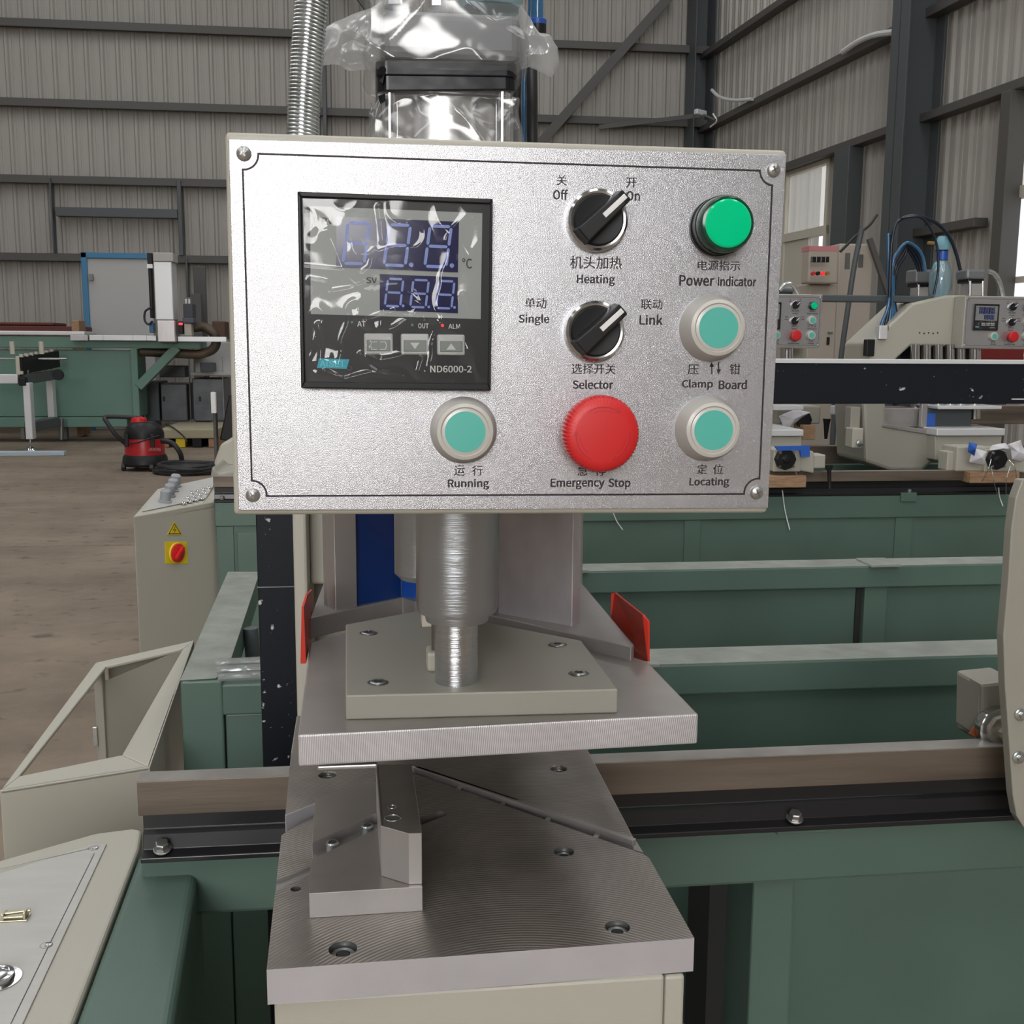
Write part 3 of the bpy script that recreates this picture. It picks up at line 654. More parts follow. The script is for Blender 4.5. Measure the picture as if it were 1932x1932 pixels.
# plastic bag: a crumpled sleeve round the cap, gathered under the tape and hanging down the barrel
zA, zB, zCc, zD = PY(845, 4, YC).z, PY(845, 118, YC).z, PY(845, 150, YC).z, PY(845, 275, YC).z
def bagpt(u, v):
    a = 2*math.pi*u; cs, sn = math.cos(a), math.sin(a)
    def sq(h): k = 1/max(abs(cs), abs(sn)); k = 1+(k-1)*.86; return h*k
    if v < .45: t = v/.45; z = zA+(zB-zA)*t; h = .0487
    elif v < .6: t = (v-.45)/.15; z = zB+(zCc-zB)*t; h = .0487-.0085*math.sin(t*math.pi/2)
    else: t = (v-.6)/.4; z = zCc+(zD-zCc)*t; h = .0402+.008*t
    p = Vector((cx+sq(h)*cs, YC+.0465+sq(h)*sn, z))
    q = 1-abs(noise.noise(Vector((p.x*20+z*25, p.y*20, z*12+5))))*2; q2 = 1-abs(noise.noise(Vector((p.x*45-z*30, p.y*45, z*30))))*2
    k = .0008+.0026*max(0, q)**3+.0010*max(0, q2)**3; k *= 1.5 if v > .68 else .12 if v > .45 else 1
    return p + Vector((cs, sn, 0))*k
sheet('plastic_wrap', bag, ac, bagpt, 200, 90)
def wing(px, name, depth, seed, flip=1):
    # closed bulging pillow of film following a gathered outline
    n = len(px); ctr = sum((PY(*p, YC+.03) for p in px), Vector())/n
    def f_(u, v):
        i = u*n; k = int(i) % n; t = i-int(i); a, b_ = PY(*px[k], YC+.03), PY(*px[(k+1) % n], YC+.03); e = a.lerp(b_, t)
        ph = math.pi*(v-.5); r = math.cos(ph); p = ctr + (e-ctr)*max(r, .02)
        q = 1-abs(noise.noise(Vector((p.x*40+seed, p.y, p.z*70))))*2
        return p + Vector((0, math.sin(ph)*depth*(.5+.5*r), 0)) + Vector((0, -.004*max(0, q)**3*(1 if v < .5 else -1), .002*noise.noise(p*60)))
    sheet(name, bag_thick, ac, f_, 72, 24)
wing([(722, 8), (688, 22), (660, 34), (628, 46), (611, 58), (606, 90), (607, 120), (640, 118), (660, 130), (690, 130), (708, 140), (722, 112), (724, 60)], 'wrap_tail', .018, 3)
wing([(980, 12), (1000, 50), (1012, 70), (1035, 72), (1052, 92), (1054, 128), (1042, 142), (1020, 130), (1000, 122), (984, 130), (978, 70)], 'wrap_tail', .016, 7)
MB().lathe(PY(751, 16, YC+.02), (0, 0, 1), [(.009, 0), (.009, .004), (.0075, .005), (.0075, .02)], 6).build('fitting', zinc, ac, .0005)
MB().lathe(PY(826, 16, YC+.03), (0, 0, 1), [(.006, 0), (.006, .012), (.009, .012), (.009, .02)], 6).build('fitting', zinc, ac, .0005)

# hoses and the filter behind the cylinder
def tubes(name, m, px, r, Y, label, cat='hose', group=None, n=12, parent=None):
    pts = [PY(x, y, Y if not isinstance(Y, (list, tuple)) else Y[i]) for i, (x, y) in enumerate(px)]
    o = MB().tube(pts, r, n).build(name, m, parent, smooth=True)
    if parent is None: tag(o, label, cat, group)
    return o
hz = empty('corrugated_conduit', PY(571, 262, .61), 'silver corrugated metal conduit rising from the left top of the control box', 'conduit')
pts = [PY(571, 262, .61), PY(572, 230, .61), PY(578, 124, .61), PY(588, 0, .61), PY(600, -90, .61), PY(625, -200, .61)]
MB().tube(pts, .0072, 20).build('inner_hose', zinc, hz, smooth=True)
# spiral ribs
q = []; Pp = [pts[0]*2-pts[1]]+pts+[pts[-1]*2-pts[-2]]
for i in range(1, len(Pp)-2):
    for k in range(24):
        t = k/24; a, b_, c_, d_ = Pp[i-1], Pp[i], Pp[i+1], Pp[i+2]; q.append(.5*((2*b_)+(c_-a)*t+(2*a-5*b_+4*c_-d_)*t*t+(-a+3*b_-3*c_+d_)*t**3))
L_ = [0]
for i in range(1, len(q)): L_.append(L_[-1]+(q[i]-q[i-1]).length)
tot = L_[-1]; pitch = .00195; rib = MB(); k = 0; s = 0
while s < tot-.002:
    while L_[k+1] < s: k += 1
    t = (s-L_[k])/(L_[k+1]-L_[k]); p = q[k].lerp(q[k+1], t); d = (q[k+1]-q[k]).normalized(); d = (d+Vector((.09, 0, 0))).normalized()
    rib.lathe(p, d, [(.0068, -.0007), (.0085, -.0005), (.0088, 0), (.0085, .0005), (.0068, .0007)], 28); s += pitch
rib.build('spiral_rib', zinc, hz, smooth=True)['kind'] = 'stuff'
hose_a = tubes('air_hose', black_rubber, [(976, 300), (976, 240), (975, 180), (978, 130), (984, 90)], .0030, .80, 'thin black air hose between the cylinder and the thick hose', 'hose')
ah = empty('air_hose', PY(1005, 300, .80), 'thick black air hose with bright blue collar behind the cylinder, blue tube on top', 'hose')
MB().tube([PY(1005, 300, .80), PY(1004, 240, .80), PY(1004, 180, .80), PY(1004, 110, .80), PY(1012, 66, .80)], .0040, 14).build('hose', black_rubber, ah, smooth=True)
MB().lathe(PY(1014, 72, .80), (0, 0, 1), [(.0055, 0), (.0062, .003), (.0062, .010)], 24).build('connector', black_plastic, ah, smooth=True)
MB().lathe(PY(1014, 48, .80), (0, 0, 1), [(.0062, 0), (.0064, .0012), (.0064, .0034), (.0050, .0042)], 24).build('collar', blue_bright, ah, smooth=True)
MB().cyl(PY(1014, 48, .80), PY(1014, -90, .80), .0042).build('blue_tube', tube_blue, ah, smooth=True)
tubes('air_hose', tube_blue, [(988, 300), (989, 220), (990, 150), (1000, 60), (1003, -60)], .0022, .82, 'thin pale blue air tube between the two black hoses', 'hose')
fw = empty('air_filter', PY(926, 14, .74), 'pale blue plastic wrapped air filter at the top edge above the cylinder cap', 'air filter')
MB().lathe(PY(926, 16, .74), (0, 0, 1), [(.018, 0), (.0195, .01), (.0195, .07)], 24).build('bowl', mat('filter_bowl', (.3, .5, .55), .2), fw, smooth=True)
MB().lathe(PY(926, 16, .74), (0, 0, 1), [(.0195, -.001), (.0215, .01), (.0212, .072)], 24, wob=lambda i, r, h: .0012*math.sin(i*2.3+h*90)).build('plastic_wrap', blue_wrap, fw, smooth=True)

# ================================================================ ram, upper clamp, rear jaw
ZT = .876                                                  # top of the upper clamp plate
def pzs(px, z): return [PZ(x, y, z) for x, y in px]
uc = empty('upper_clamp', PZ(860, 1290, ZT), 'upper clamp with polished ram, beige pressure plate and thick aluminium plate', 'clamp')
front_l, front_r = (562, 1387), (1318, 1347)
top = [front_l, front_r, (1222, 1248), (932, 1152), (812, 1148), (585, 1212)]
th = (PZ(562, 1387, ZT)-PY(562, 1447, PZ(562, 1387, ZT).y)).z
upm = ringmetal('milled_edge_aluminium', (.60, .58, .60), (.45, 0, -.05), .0013, axis='Y', amp=.10, rough=.45, bump=.3, metal=.55)
uptop = mat('dim_plate_top_aluminium', (.40, .375, .35), .4, .75, bump=.1, bscale=300, var=.1, vscale=20)  # darker than the edges: dim reflection painted into the top colour
MB().prism(pzs(top, ZT), (0, 0, -th)).build('clamp_plate', uptop, uc, .0012, side=upm)
ZP = ZT
tb = .0155
beige_top = [(652, 1312), (1166, 1300), (1097, 1208), (940, 1178), (800, 1150), (652, 1178)]
pp = MB().prism(pzs(beige_top, ZT+tb), (0, 0, -tb)).build('pressure_plate', beige_shaded, uc, .0010)
def csk(x, y, z, r, par, m=steel_screw, name='screw', depth=.0, hexs=True, hole=True):
    """countersunk socket screw seen in its recess"""
    c = PZ(x, y, z)
    if hole: MB().lathe(c+Vector((0, 0, .00015)), (0, 0, 1), [(r*1.32, 0), (r*1.25, .0002), (r*1.02, -.0012)], 32).build('countersink', hole_dark if depth else dark_steel, par, smooth=True)
    s = MB().lathe(c, (0, 0, 1), [(r, -.001), (r*.98, .0007), (r*.85, .0012), (r*.55, .0012), (r*.5, .0004)], 28).build(name, m, par, smooth=True)
    if hexs: MB().lathe(c, (0, 0, 1), [(r*.5, .0005), (r*.5, .0013)], 6).build('hex_socket', hole_dark, s)
    return s
for x, y in [(695, 1195), (713, 1288), (1052, 1217), (1092, 1271)]: csk(x, y, ZT+tb, .0052, pp)
rod = PZ(861, 1284, ZT+tb); rr = .0136
zs = PY(861, 1172, rod.y-.02).z
MB().cyl((rod.x, rod.y, ZT+tb-.002), (rod.x, rod.y, zs+.03), rr, n=64).build('piston_rod', rod_m, uc, smooth=True)
ra = (PY(939, 1100, rod.y).x-PY(785, 1100, rod.y).x)/2; sx = (PY(939, 1100, rod.y).x+PY(785, 1100, rod.y).x)/2
MB().lathe((sx, rod.y, zs), (0, 0, 1), [(ra-.006, -.004), (ra-.005, .001), (ra-.001, .002), (ra, .005), (ra, .14)], 64).build('ram_sleeve', sleeve_m, uc, smooth=True)
gp_ = PY(778, 1080, rod.y+.06); MB().lathe((gp_.x+.010, gp_.y, gp_.z), (0, 0, 1), [(.018, -.004), (.022, 0), (.022, .12)], 48).build('guide_sleeve', sleeve_m, uc, smooth=True)
g = PZ(808, 1262, ZT+tb)
MB().box(g+Vector((-.001, -.008, 0)), g+Vector((.018, .012, .013))).build('stop_nut', beige, uc, .002)
MB().lathe(g+Vector((.006, 0, .013)), (0, 0, 1), [(.004, 0), (.004, .03)], 12, wob=lambda i, r, h: 0).build('stud', dark_steel, uc)
MB().box(g+Vector((-.004, .0, .028)), g+Vector((.014, .02, .045))).build('stop_block', cream, uc, .001)
MB().lathe(g+Vector((.008, -.0085, .0075)), (0, -1, 0), [(.004, 0), (.004, .001)], 16).build('set_screw', dark_steel, uc)
# rear jaw: notched plate behind, with the tall V faces
rj = empty('rear_jaw', PZ(900, 1180, .865), 'dark machined rear jaw with tall aluminium faces behind the upper clamp', 'clamp jaw')
ZJ = .886
jaw = [(585, 1166), (760, 1127), (782, 1135), (940, 1163), (1191, 1221), (1196, 1216), (1085, 1085), (620, 1075)]
MB().prism(pzs(jaw, ZJ), (0, 0, -.017)).build('jaw_plate', alu_dark, rj, .0008)
def wallp(px_bot, z, h, th_, name, m, par=rj):
    a, b_ = [PZ(x, y, z) for x, y in px_bot]; d = (b_-a).normalized(); nrm = Vector((d.y, -d.x, 0));
    if nrm.y < 0: nrm = -nrm
    return MB().prism([a, b_, b_+nrm*th_, a+nrm*th_], (0, 0, h)).build(name, m, par, .0006)
wallp([(940, 1159), (1079, 1184)], ZJ-.001, .14, .012, 'side_face', mat('cast_aluminium', (.50, .47, .48), .42, .6, var=.22, vscale=22, stretch=(1, 1, .6)))
wallp([(633, 1152), (664, 1147)], ZJ-.001, .14, .02, 'side_face', alu_dark)
wallp([(617, 1146), (633, 1153)], ZJ-.001, .14, .02, 'edge_face', alu)
wallp([(664, 1146), (757, 1128)], ZJ-.001, .14, .01, 'film_face', blue_paint)
wallp([(757, 1128), (785, 1131)], ZJ-.001, .14, .01, 'film_face', mat('blue_film_light', (.005, .06, .33), .3))
# red finger guards
gl = [PZ(568, 1252, .872), PZ(586, 1190, .872)]
def guard(px4, Y, label):
    o = MB().prism([Vector(PY(x, y, yy)) for (x, y), yy in zip(px4, Y)], (.0016, 0, 0)).build('finger_guard', red_paint, None, .0004); tag(o, label, 'guard'); return o
yA, yB_ = PZ(1222, 1247, .872).y, PZ(1152, 1190, .872).y+.03
guard([(1222, 1248), (1222, 1172), (1212, 1160), (1180, 1135), (1160, 1118), (1153, 1120), (1152, 1170), (1162, 1196), (1190, 1243)], [yA, yA, yA+.002, (yA+yB_)/2, yB_, yB_, yB_, yB_, (yA+yB_)/2-.01], 'bright red bent finger guard on the right end of the upper clamp')
yA, yB_ = PZ(568, 1252, .872).y, PZ(585, 1180, .872).y+.01
guard([(567, 1252), (569, 1145), (576, 1122), (586, 1112), (586, 1200), (573, 1252)], [yA, yA, yA+.01, yB_, yB_, yA], 'narrow red finger guard on the left end of the upper clamp')

# ================================================================ lower platen
ZL = .745
TL = (PZ(503, 1830, ZL)-PY(503, 1896, PZ(503, 1830, ZL).y)).z
lp = empty('lower_platen', PZ(900, 1700, ZL-TL), 'wide milled aluminium lower platen with countersunk screws and slanting groove', 'platen')
pm = ringmetal('dim_milled_aluminium', (.36, .325, .295), (PZ(940, 1700, ZL).x-ORG[lp.name].x, -.21, 0), .0028, amp=.22, rough=.42, metal=.75, bump=.7)  # cutter marks are real; the brownish tone is dim reflection painted in
pm2 = ringmetal('cross_milled_aluminium', (.36, .325, .295), (-.35, -.12, 0), .0016, amp=.2, rough=.42, metal=.75, bump=.4, second=((.25, -.2, 0), .0016))
front = [(503, 1830), (1310, 1770), (1225, 1619), (1214, 1611), (779, 1459), (756, 1456), (531, 1576), (520, 1676), (516, 1709)]
bp_ = MB().prism(pzs(front, ZL), (0, 0, -TL)).build('front_plate', pm, lp, .0, side=side_alu)
rear = [(538, 1538), (760, 1449), (779, 1446), (1197, 1583), (1112, 1420), (1075, 1350), (560, 1350), (549, 1420)]
rp = MB().prism(pzs(rear, ZL), (0, 0, -TL)).build('rear_plate', pm, lp, .0, side=side_alu)
# base between the plates and the small bridges across the groove
gb = [(534, 1574), (756, 1440), (780, 1440), (1200, 1586), (1214, 1609), (779, 1462), (756, 1462), (532, 1580)]
MB().prism(pzs(gb, ZL-.010), (0, 0, -.006)).build('groove_base', alu_dark, lp)
for x, y in [(866, 1493), (950, 1519), (1036, 1547), (1127, 1579), (940, 1500)][:4]:
    a, b_ = PZ(x-6, y+4, ZL-.003), PZ(x+6, y-14, ZL-.003); MB().beam(a+Vector((0, 0, -.003)), b_+Vector((0, 0, -.003)), .004, .006).build('groove_bridge', alu, lp)
a, b_ = PZ(785, 1452, ZL-.0025), PZ(1197, 1590, ZL-.0025)
MB().beam(a, b_, .005, .005).build('groove_ledge', alu_dark, lp, .0005)
bores = [(647, 1790, .0085, 0), (1165, 1749, .0078, 0), (1064, 1607, .0072, 0), (558, 1677, .0034, 0), (618, 1462, .0072, 1), (1054, 1450, .0070, 1)]
for plate, k in ((bp_, 0), (rp, 1)):
    mb = MB()
    for x, y, r_, w_ in bores:
        if w_ == k: mb.cyl(PZ(x, y, ZL)+Vector((0, 0, -.0075)), PZ(x, y, ZL)+Vector((0, 0, .002)), r_, n=40)
    cut(plate, mb, dark_steel)
c = PZ(811, 1543, ZL); d = (PZ(832, 1536, ZL)-PZ(795, 1550, ZL)).normalized(); sdv = Vector((-d.y, d.x, 0))
q = [c+d*.010*sg+(d*math.cos(a)*sg+sdv*math.sin(a)*sg)*.0052 for sg in (1, -1) for a in [math.pi*(k/8-.5) for k in range(9)]]
cut(bp_, MB().prism([p+Vector((0, 0, -.009)) for p in q], (0, 0, .012)), alu_dark)
q = [PZ(500, 1683, ZL), PZ(522, 1655, ZL), PZ(585, 1632, ZL), PZ(600, 1640, ZL), PZ(585, 1650, ZL), PZ(520, 1688, ZL)]
q = [PZ(505, 1668, ZL), PZ(540, 1655, ZL), PZ(600, 1628, ZL), PZ(600, 1642, ZL), PZ(530, 1676, ZL), PZ(505, 1686, ZL)]
cut(bp_, MB().prism([p+Vector((0, 0, -.0022)) for p in q], (0, 0, .006)), alu_dark, .0006)
rp.modifiers.new('edge', 'BEVEL').width = .0006; rp.modifiers['edge'].segments = 1; rp.modifiers['edge'].angle_limit = math.radians(50)
for x, y, r_, w_ in bores:
    c = PZ(x, y, ZL)+Vector((0, 0, -.0065))
    s_ = MB().lathe(c, (0, 0, 1), [(r_*.92, -.001), (r_*.92, .0022), (r_*.82, .0032), (r_*.5, .0032), (r_*.46, .0012)], 32).build('screw', zinc if r_ > .005 else dark_steel, lp, smooth=True)
    if r_ > .005: MB().lathe(c, (0, 0, 1), [(r_*.47, .0013), (r_*.47, .0034)], 6).build('hex_socket', hole_dark, s_)
# pedestal under the platen
yf = PZ(517, 1897, ZL-TL).y+.004
pe = empty('machine_pedestal', PY(900, 1900, yf), 'beige steel pedestal directly under the lower platen', 'pedestal'); pe.location.z = 0; ORG[pe.name] = Vector(pe.location)
a, b_, c_ = PY(517, 1895, yf), PY(1254, 1850, yf), PY(1293, 1845, yf)
ztp = ZL-TL
MB().box((a.x, yf, 0), (b_.x, yf+.27, ztp)).build('front_box', beige, pe, .002)
MB().box((b_.x+.0006, yf+.0008, 0), (c_.x, yf+.27, ztp-.001)).build('side_plate', beige, pe, .002)
# locating block with the upright bar
ZBk = ZL+.0165
lb = empty('locating_block', PZ(690, 1700, ZL), 'small stepped aluminium locating block with upright bar on the lower platen', 'block')
smooth_alu = mat('smooth_aluminium', (.50, .48, .475), .4, .7, bump=.1, bscale=300, var=.06, vscale=30, stretch=(1, 1, 1))
smooth_top = mat('dim_top_aluminium', (.40, .365, .335), .33, .75, bump=.1, bscale=300, var=.08, vscale=30)  # tops carry a painted dim reflection; sides get the paler copy
blk = [(583, 1686), (797, 1673), (776, 1545), (702, 1467), (594, 1507)]
bpl = MB().prism(pzs(blk, ZBk), (0, 0, ZL-ZBk)).build('base_plate', smooth_top, lb, .0, side=smooth_alu)
hb = ZBk
A = PZ(797, 1672, ZBk-.0003); zb_ = PY(797, 1572, A.y+.002).z
bar = [(718, 1558), (771, 1573), (796, 1572), (777, 1442), (709, 1442)]
bar3 = [Vector(PZ(x, y, zb_)) for x, y in bar]
ubr = MB().prism([Vector((p.x, p.y, zb_)) for p in bar3], (0, 0, ZBk-zb_)).build('upright_bar', smooth_top, lb, .0, side=smooth_alu)
MB().ribbon([PZ(713, 1442, zb_+.0002), PZ(722, 1558, zb_+.0002)], .0008, ny=(0, 0, 1)).build('edge_groove', dark_steel, lb, recalc=False)
mb = MB()
for x, y, r_ in [(741, 1543, .0044), (740, 1522, .0025)]: mb.cyl(PZ(x, y, zb_)+Vector((0, 0, -.014)), PZ(x, y, zb_)+Vector((0, 0, .002)), r_, n=28)
cut(ubr, mb, dark_steel, .0004)
for x, y, r_ in [(741, 1543, .0044), (740, 1522, .0025)]:
    c = PZ(x, y, zb_); MB().lathe(c, (0, 0, 1), [(r_*1.25, 0), (r_*1.2, .0003), (r_*1.02, .0003), (r_, -.002)], 28).build('bore_rim', zinc, lb, smooth=True).data.polygons
    MB().lathe(c+Vector((0, 0, -.0021)), (0, 0, 1), [(r_*.97, 0), (r_*.97, .0005)], 20).build('bore_floor', hole_dark, lb)
sl = [(575, 1598), (590, 1590), (704, 1536), (712, 1534), (716, 1560), (704, 1566), (590, 1620), (572, 1628)]
cut(bpl, MB().prism([p+Vector((0, 0, -.008)) for p in pzs(sl, ZBk)], (0, 0, .012)), alu_dark, .0003)
for x, y in [(627, 1588), (693, 1556)]:
    c = PZ(x, y, ZBk)+Vector((0, 0, -.008)); s_ = MB().lathe(c, (0, 0, 1), [(.0046, 0), (.0046, .0072), (.0040, .0080), (.0027, .0080), (.0024, .0066)], 28).build('socket_screw', zinc, lb, smooth=True)
    MB().lathe(c, (0, 0, 1), [(.0025, .0067), (.0025, .0082)], 6).build('hex_socket', hole_dark, s_)
ur = one('clamp_strip', alu, 'thin bright strip under the left edge of the upper clamp plate', 'strip', 598, 1446, 712, 1450, PZ(562, 1387, ZT).y+.03, .02)

# ================================================================ green beds, rails, portal tube
ZG = .62
def t1(name, m, label, cat, mb, bevel=.002, smooth=False, group=None, kind=None):
    o = mb.build(name, m, None, bevel, smooth); return tag(o, label, cat, group, kind)
# front guide rail (flat-topped steel bar on a black foot) with hexagon bolts
def rail_assembly(Yf, xa, xb, z0, name_label, bolts, gap=None):
    r = empty('guide_rail', ((xa+xb)/2, Yf, z0), name_label, 'rail')
    MB().box((xa, Yf-.018, z0+.047), (xb, Yf+.006, z0+.080)).build('steel_bar', rust, r, .0006)
    MB().box((xa, Yf-.0175, z0+.0795), (xb, Yf+.0055, z0+.0807)).build('bar_top', mat('bar_top_steel', (.30, .28, .26), .45, .4, var=.25, vscale=12), r)
    prof = [(0, 0), (0, .004), (.004, .006), (.027, .016), (.029, .019), (.030, .047), (.0, .047)]
    prof = [(-.008, 0), (-.008, .005), (.004, .008), (.006, .022), (.010, .026), (.010, .047), (.024, .047), (.024, .026), (.05, .006), (.05, 0)]
    MB().prism([(xa, Yf+y-.010, z0+z) for y, z in prof], (xb-xa, 0, 0)).build('rail_foot', rail_black, r, .0008)
    for x in bolts:
        c = Vector((x, Yf-.010, z0+.010)); MB().lathe(c, (0, -.35, 1), [(.0085, 0), (.0085, .0016)], 24).lathe(c, (0, -.35, 1), [(.0066, .0015), (.0066, .0075), (.0055, .0085)], 6).build('hex_bolt', steel_screw, r, .0004)
    return r
bx = [PY(308, 1580, 1.0).x, PY(1497, 1507, 1.0).x]
rail_assembly(1.005, PY(267, 1540, 1.0).x, 1.5, .622, 'near guide rail of brown raw steel on a black foot, behind the lower platen', bx)
# front bed beam
fb_ = empty('machine_bed', (.6, 1.02, 0), 'near green welded bed under the near guide rail, right of the pedestal', 'machine bed')
xl = PY(262, 1620, 1.0).x
MB().box((xl, 1.005, ZG-.062), (1.6, 1.07, ZG)).build('top_beam', green, fb_, .004)
x0, x1 = PY(1435, 1650, 1.0).x, PY(1515, 1650, 1.0).x
MB().box((xl+.10, 1.30, .0), (x0-.012, 1.305, ZG-.06)).build('side_panel', green, fb_, .001)
MB().box((x1, 1.20, .0), (1.6, 1.205, ZG-.06)).build('side_panel', green, fb_, .001)
MB().box((x0, 1.018, 0), (x1, 1.21, ZG-.06)).build('post', green, fb_, .003)
MB().box((x0-.02, 1.10, 0), (x0, 1.18, ZG-.06)).build('painted_gap_shade', hole_dark, fb_)  # near-black box painted as the shade beside the post
a = PY(1462, 1540, 1.0); b_ = PY(1556, 1545, 1.0)
MB().box((a.x, .992, ZG-.004), (b_.x, 1.02, ZG+.004)).build('clip_block', green, fb_, .002)
# the sloping end leg beside the console
MB().prism([PZ(262, 1608, .6), PZ(378, 1604, .6), PZ(326, 1932, .6), PZ(310, 2300, .6), PZ(30, 2300, .6), PZ(140, 1932, .6)], (0, 0, -.6)).build('end_beam', green, fb_, .008, seg=4)
# second beam, third beam, end frame
mbn = empty('bed_crossbeam', (.7, 1.6, 0), 'lower green crossbeam with dusty top, first one behind the near guide rail', 'crossbeam')
MB().box((.10, 1.575, ZG-.05), (1.9, 1.665, ZG-.001)).build('beam', green, mbn, .003)
MB().box((.10, 1.577, ZG-.001), (1.9, 1.663, ZG)).build('dusty_top', green_top, mbn)
MB().box((.10, 1.60, .0), (1.9, 1.62, ZG-.052)).build('side_panel', green, mbn)
a = PY(1228, 1250, 1.57); MB().box((a.x-.11, 1.568, ZG-.003), (a.x+.015, 1.64, ZG+.004)).build('clip_block', green_top, mbn, .002)
mb2 = empty('bed_crossbeam', (.8, 2.3, 0), 'upper green crossbeam with dusty top, second one behind the near guide rail', 'crossbeam')
MB().box((.25, 2.28, ZG-.05), (2.6, 2.365, ZG-.001)).build('beam', green, mb2, .003)
MB().box((.25, 2.282, ZG-.001), (2.6, 2.363, ZG)).build('dusty_top', green_top, mb2)
MB().box((.25, 2.31, .0), (2.6, 2.33, ZG-.05)).build('side_panel', green, mb2)
x0, x1 = PY(1630, 1150, 2.29).x, PY(1672, 1150, 2.29).x
MB().box((x0, 2.29, 0), (x1, 2.33, ZG-.05)).build('post', green, mb2, .002)
MB().box((x0-.013, 2.305, 0), (x0, 2.32, ZG-.05)).build('painted_gap_shade', hole_dark, mb2)  # dark strip standing in for shade along the post
a = PY(1640, 1060, 2.28); MB().box((a.x, 2.268, ZG-.002), (a.x+.07, 2.35, ZG+.005)).build('clip_block', green_top, mb2, .002)
a = PY(1098, 1080, 2.28); MB().box((a.x-.05, 2.268, ZG-.002), (a.x+.012, 2.35, ZG+.007)).build('clip_block', green_top, mb2, .002)
ef = empty('bed_end_frame', (-.27, 1.9, 0), 'green left end frame running away behind the black tube', 'machine frame')
q = [PZ(340, 1285, ZG), PZ(407, 1281, ZG), PZ(430, 1262, ZG), PZ(490, 1080, ZG), PZ(430, 1080, ZG)]
MB().prism(q, (0, 0, -.05)).build('top_beam', green, ef, .003)
MB().prism([p+Vector((0, 0, .0006)) for p in q], (0, 0, .0008)).build('dusty_top', green_top, ef)
c = PZ(340, 1285, ZG); d = PZ(407, 1281, ZG)
xr = PY(560, 1400, c.y).x
MB().box((c.x, c.y, 0), (d.x+.01, c.y+.06, ZG-.001)).build('post', green, ef, .003)
MB().box((d.x, c.y+.002, ZG-.055), (xr, c.y+.05, ZG-.008)).build('front_beam', green, ef, .003)
MB().box((d.x+.012, c.y+.006, 0), (xr, c.y+.02, ZG-.055)).build('door_panel', green, ef, .002)
MB().box((d.x+.006, c.y+.012, 0), (xr, c.y+.03, ZG-.05)).build('painted_gap_shade', hole_dark, ef)  # dark sheet imitating the shade round the door panel
fm = film('shiny_wrap', (.75, .82, .8), .3, .3, .12, .3, 25)
for k in range(3):
    a = PZ(412-k*2, 1283-k*9, ZG); MB().tube([a+Vector((0, 0, .004+.004*k)), Vector((xr-.02, a.y+.002, ZG+.005+.004*k)), Vector((xr+.05, a.y, ZG+.003+.004*k))], .006, 10).build('rolled_film', fm, ef, smooth=True)
a = PZ(470, 1180, ZG); MB().cyl(a+Vector((0, .02, -.01)), a+Vector((.008, .02, -.2)), .013).build('rubber_stop', grey_steel, ef, smooth=True)
MB().box((q[2].x+.02, 1.62, .0), (q[2].x+.5, 2.4, .02)).build('inner_shade_plate', hole_dark, ef)  # near-black plate painted as the shade inside the end frame
# black portal tube with aluminium cap strip
YT = 1.4
pt_ = empty('portal_tube', (PY(525, 1400, YT).x, YT, 0), 'black square tube frame, upright left and long beam right of the control box', 'frame')
a, b_ = PY(483, 1000, YT), PY(560, 1000, YT)
MB().box((a.x, YT, 0), (b_.x, YT+.055, PY(966, 688, YT).z)).build('upright', black_tube, pt_, .0015)
zt_, zb2 = PY(1455, 685, YT).z, PY(1455, 762, YT).z
MB().box((a.x, YT, zb2), (1.7, YT+.055, zt_)).build('long_beam', black_tube, pt_, .0012)
MB().box((a.x, YT-.002, zt_), (1.7, YT+.055, zt_+.0055)).build('cap_strip', silver_white, pt_, .0005)
q_ = PY(483, 1109, YT); MB().box((a.x-.0006, YT-.0006, q_.z), (b_.x+.0006, YT+.05, q_.z+.0012)).build('weld_seam', mat('seam_grey', (.2, .2, .2), .5), pt_)
n_ = PY(1908, 754, YT); MB().box((n_.x, YT-.001, n_.z), (n_.x+.03, YT, n_.z+.0015)).build('scratch', silver_white, pt_)
# head column behind the box
hc = empty('head_column', PY(585, 1250, 1.05), 'beige upright column of the near welding head beside the black tube', 'column'); hc.location.z = .70; ORG[hc.name] = Vector(hc.location)
a, b_ = PY(557, 1200, 1.05), PY(583, 1200, 1.05); MB().box((a.x, 1.05, .70), (b_.x, 1.20, 1.17)).build('side_plate', beige, hc, .003)
a, b_ = PY(588, 1200, 1.09), PY(619, 1200, 1.09); MB().box((a.x, 1.09, PY(600, 1103, 1.09).z), (b_.x+.0, 1.20, 1.17)).build('front_plate', beige, hc, .003)
MB().box((b_.x-.03, 1.15, .70), (.22, 1.25, 1.17)).build('rear_wall', beige_shaded, hc, .003)
MB().box((-.03, .70, 1.03), (.18, 1.2, 1.17)).build('overhead_arm', beige, hc, .003)

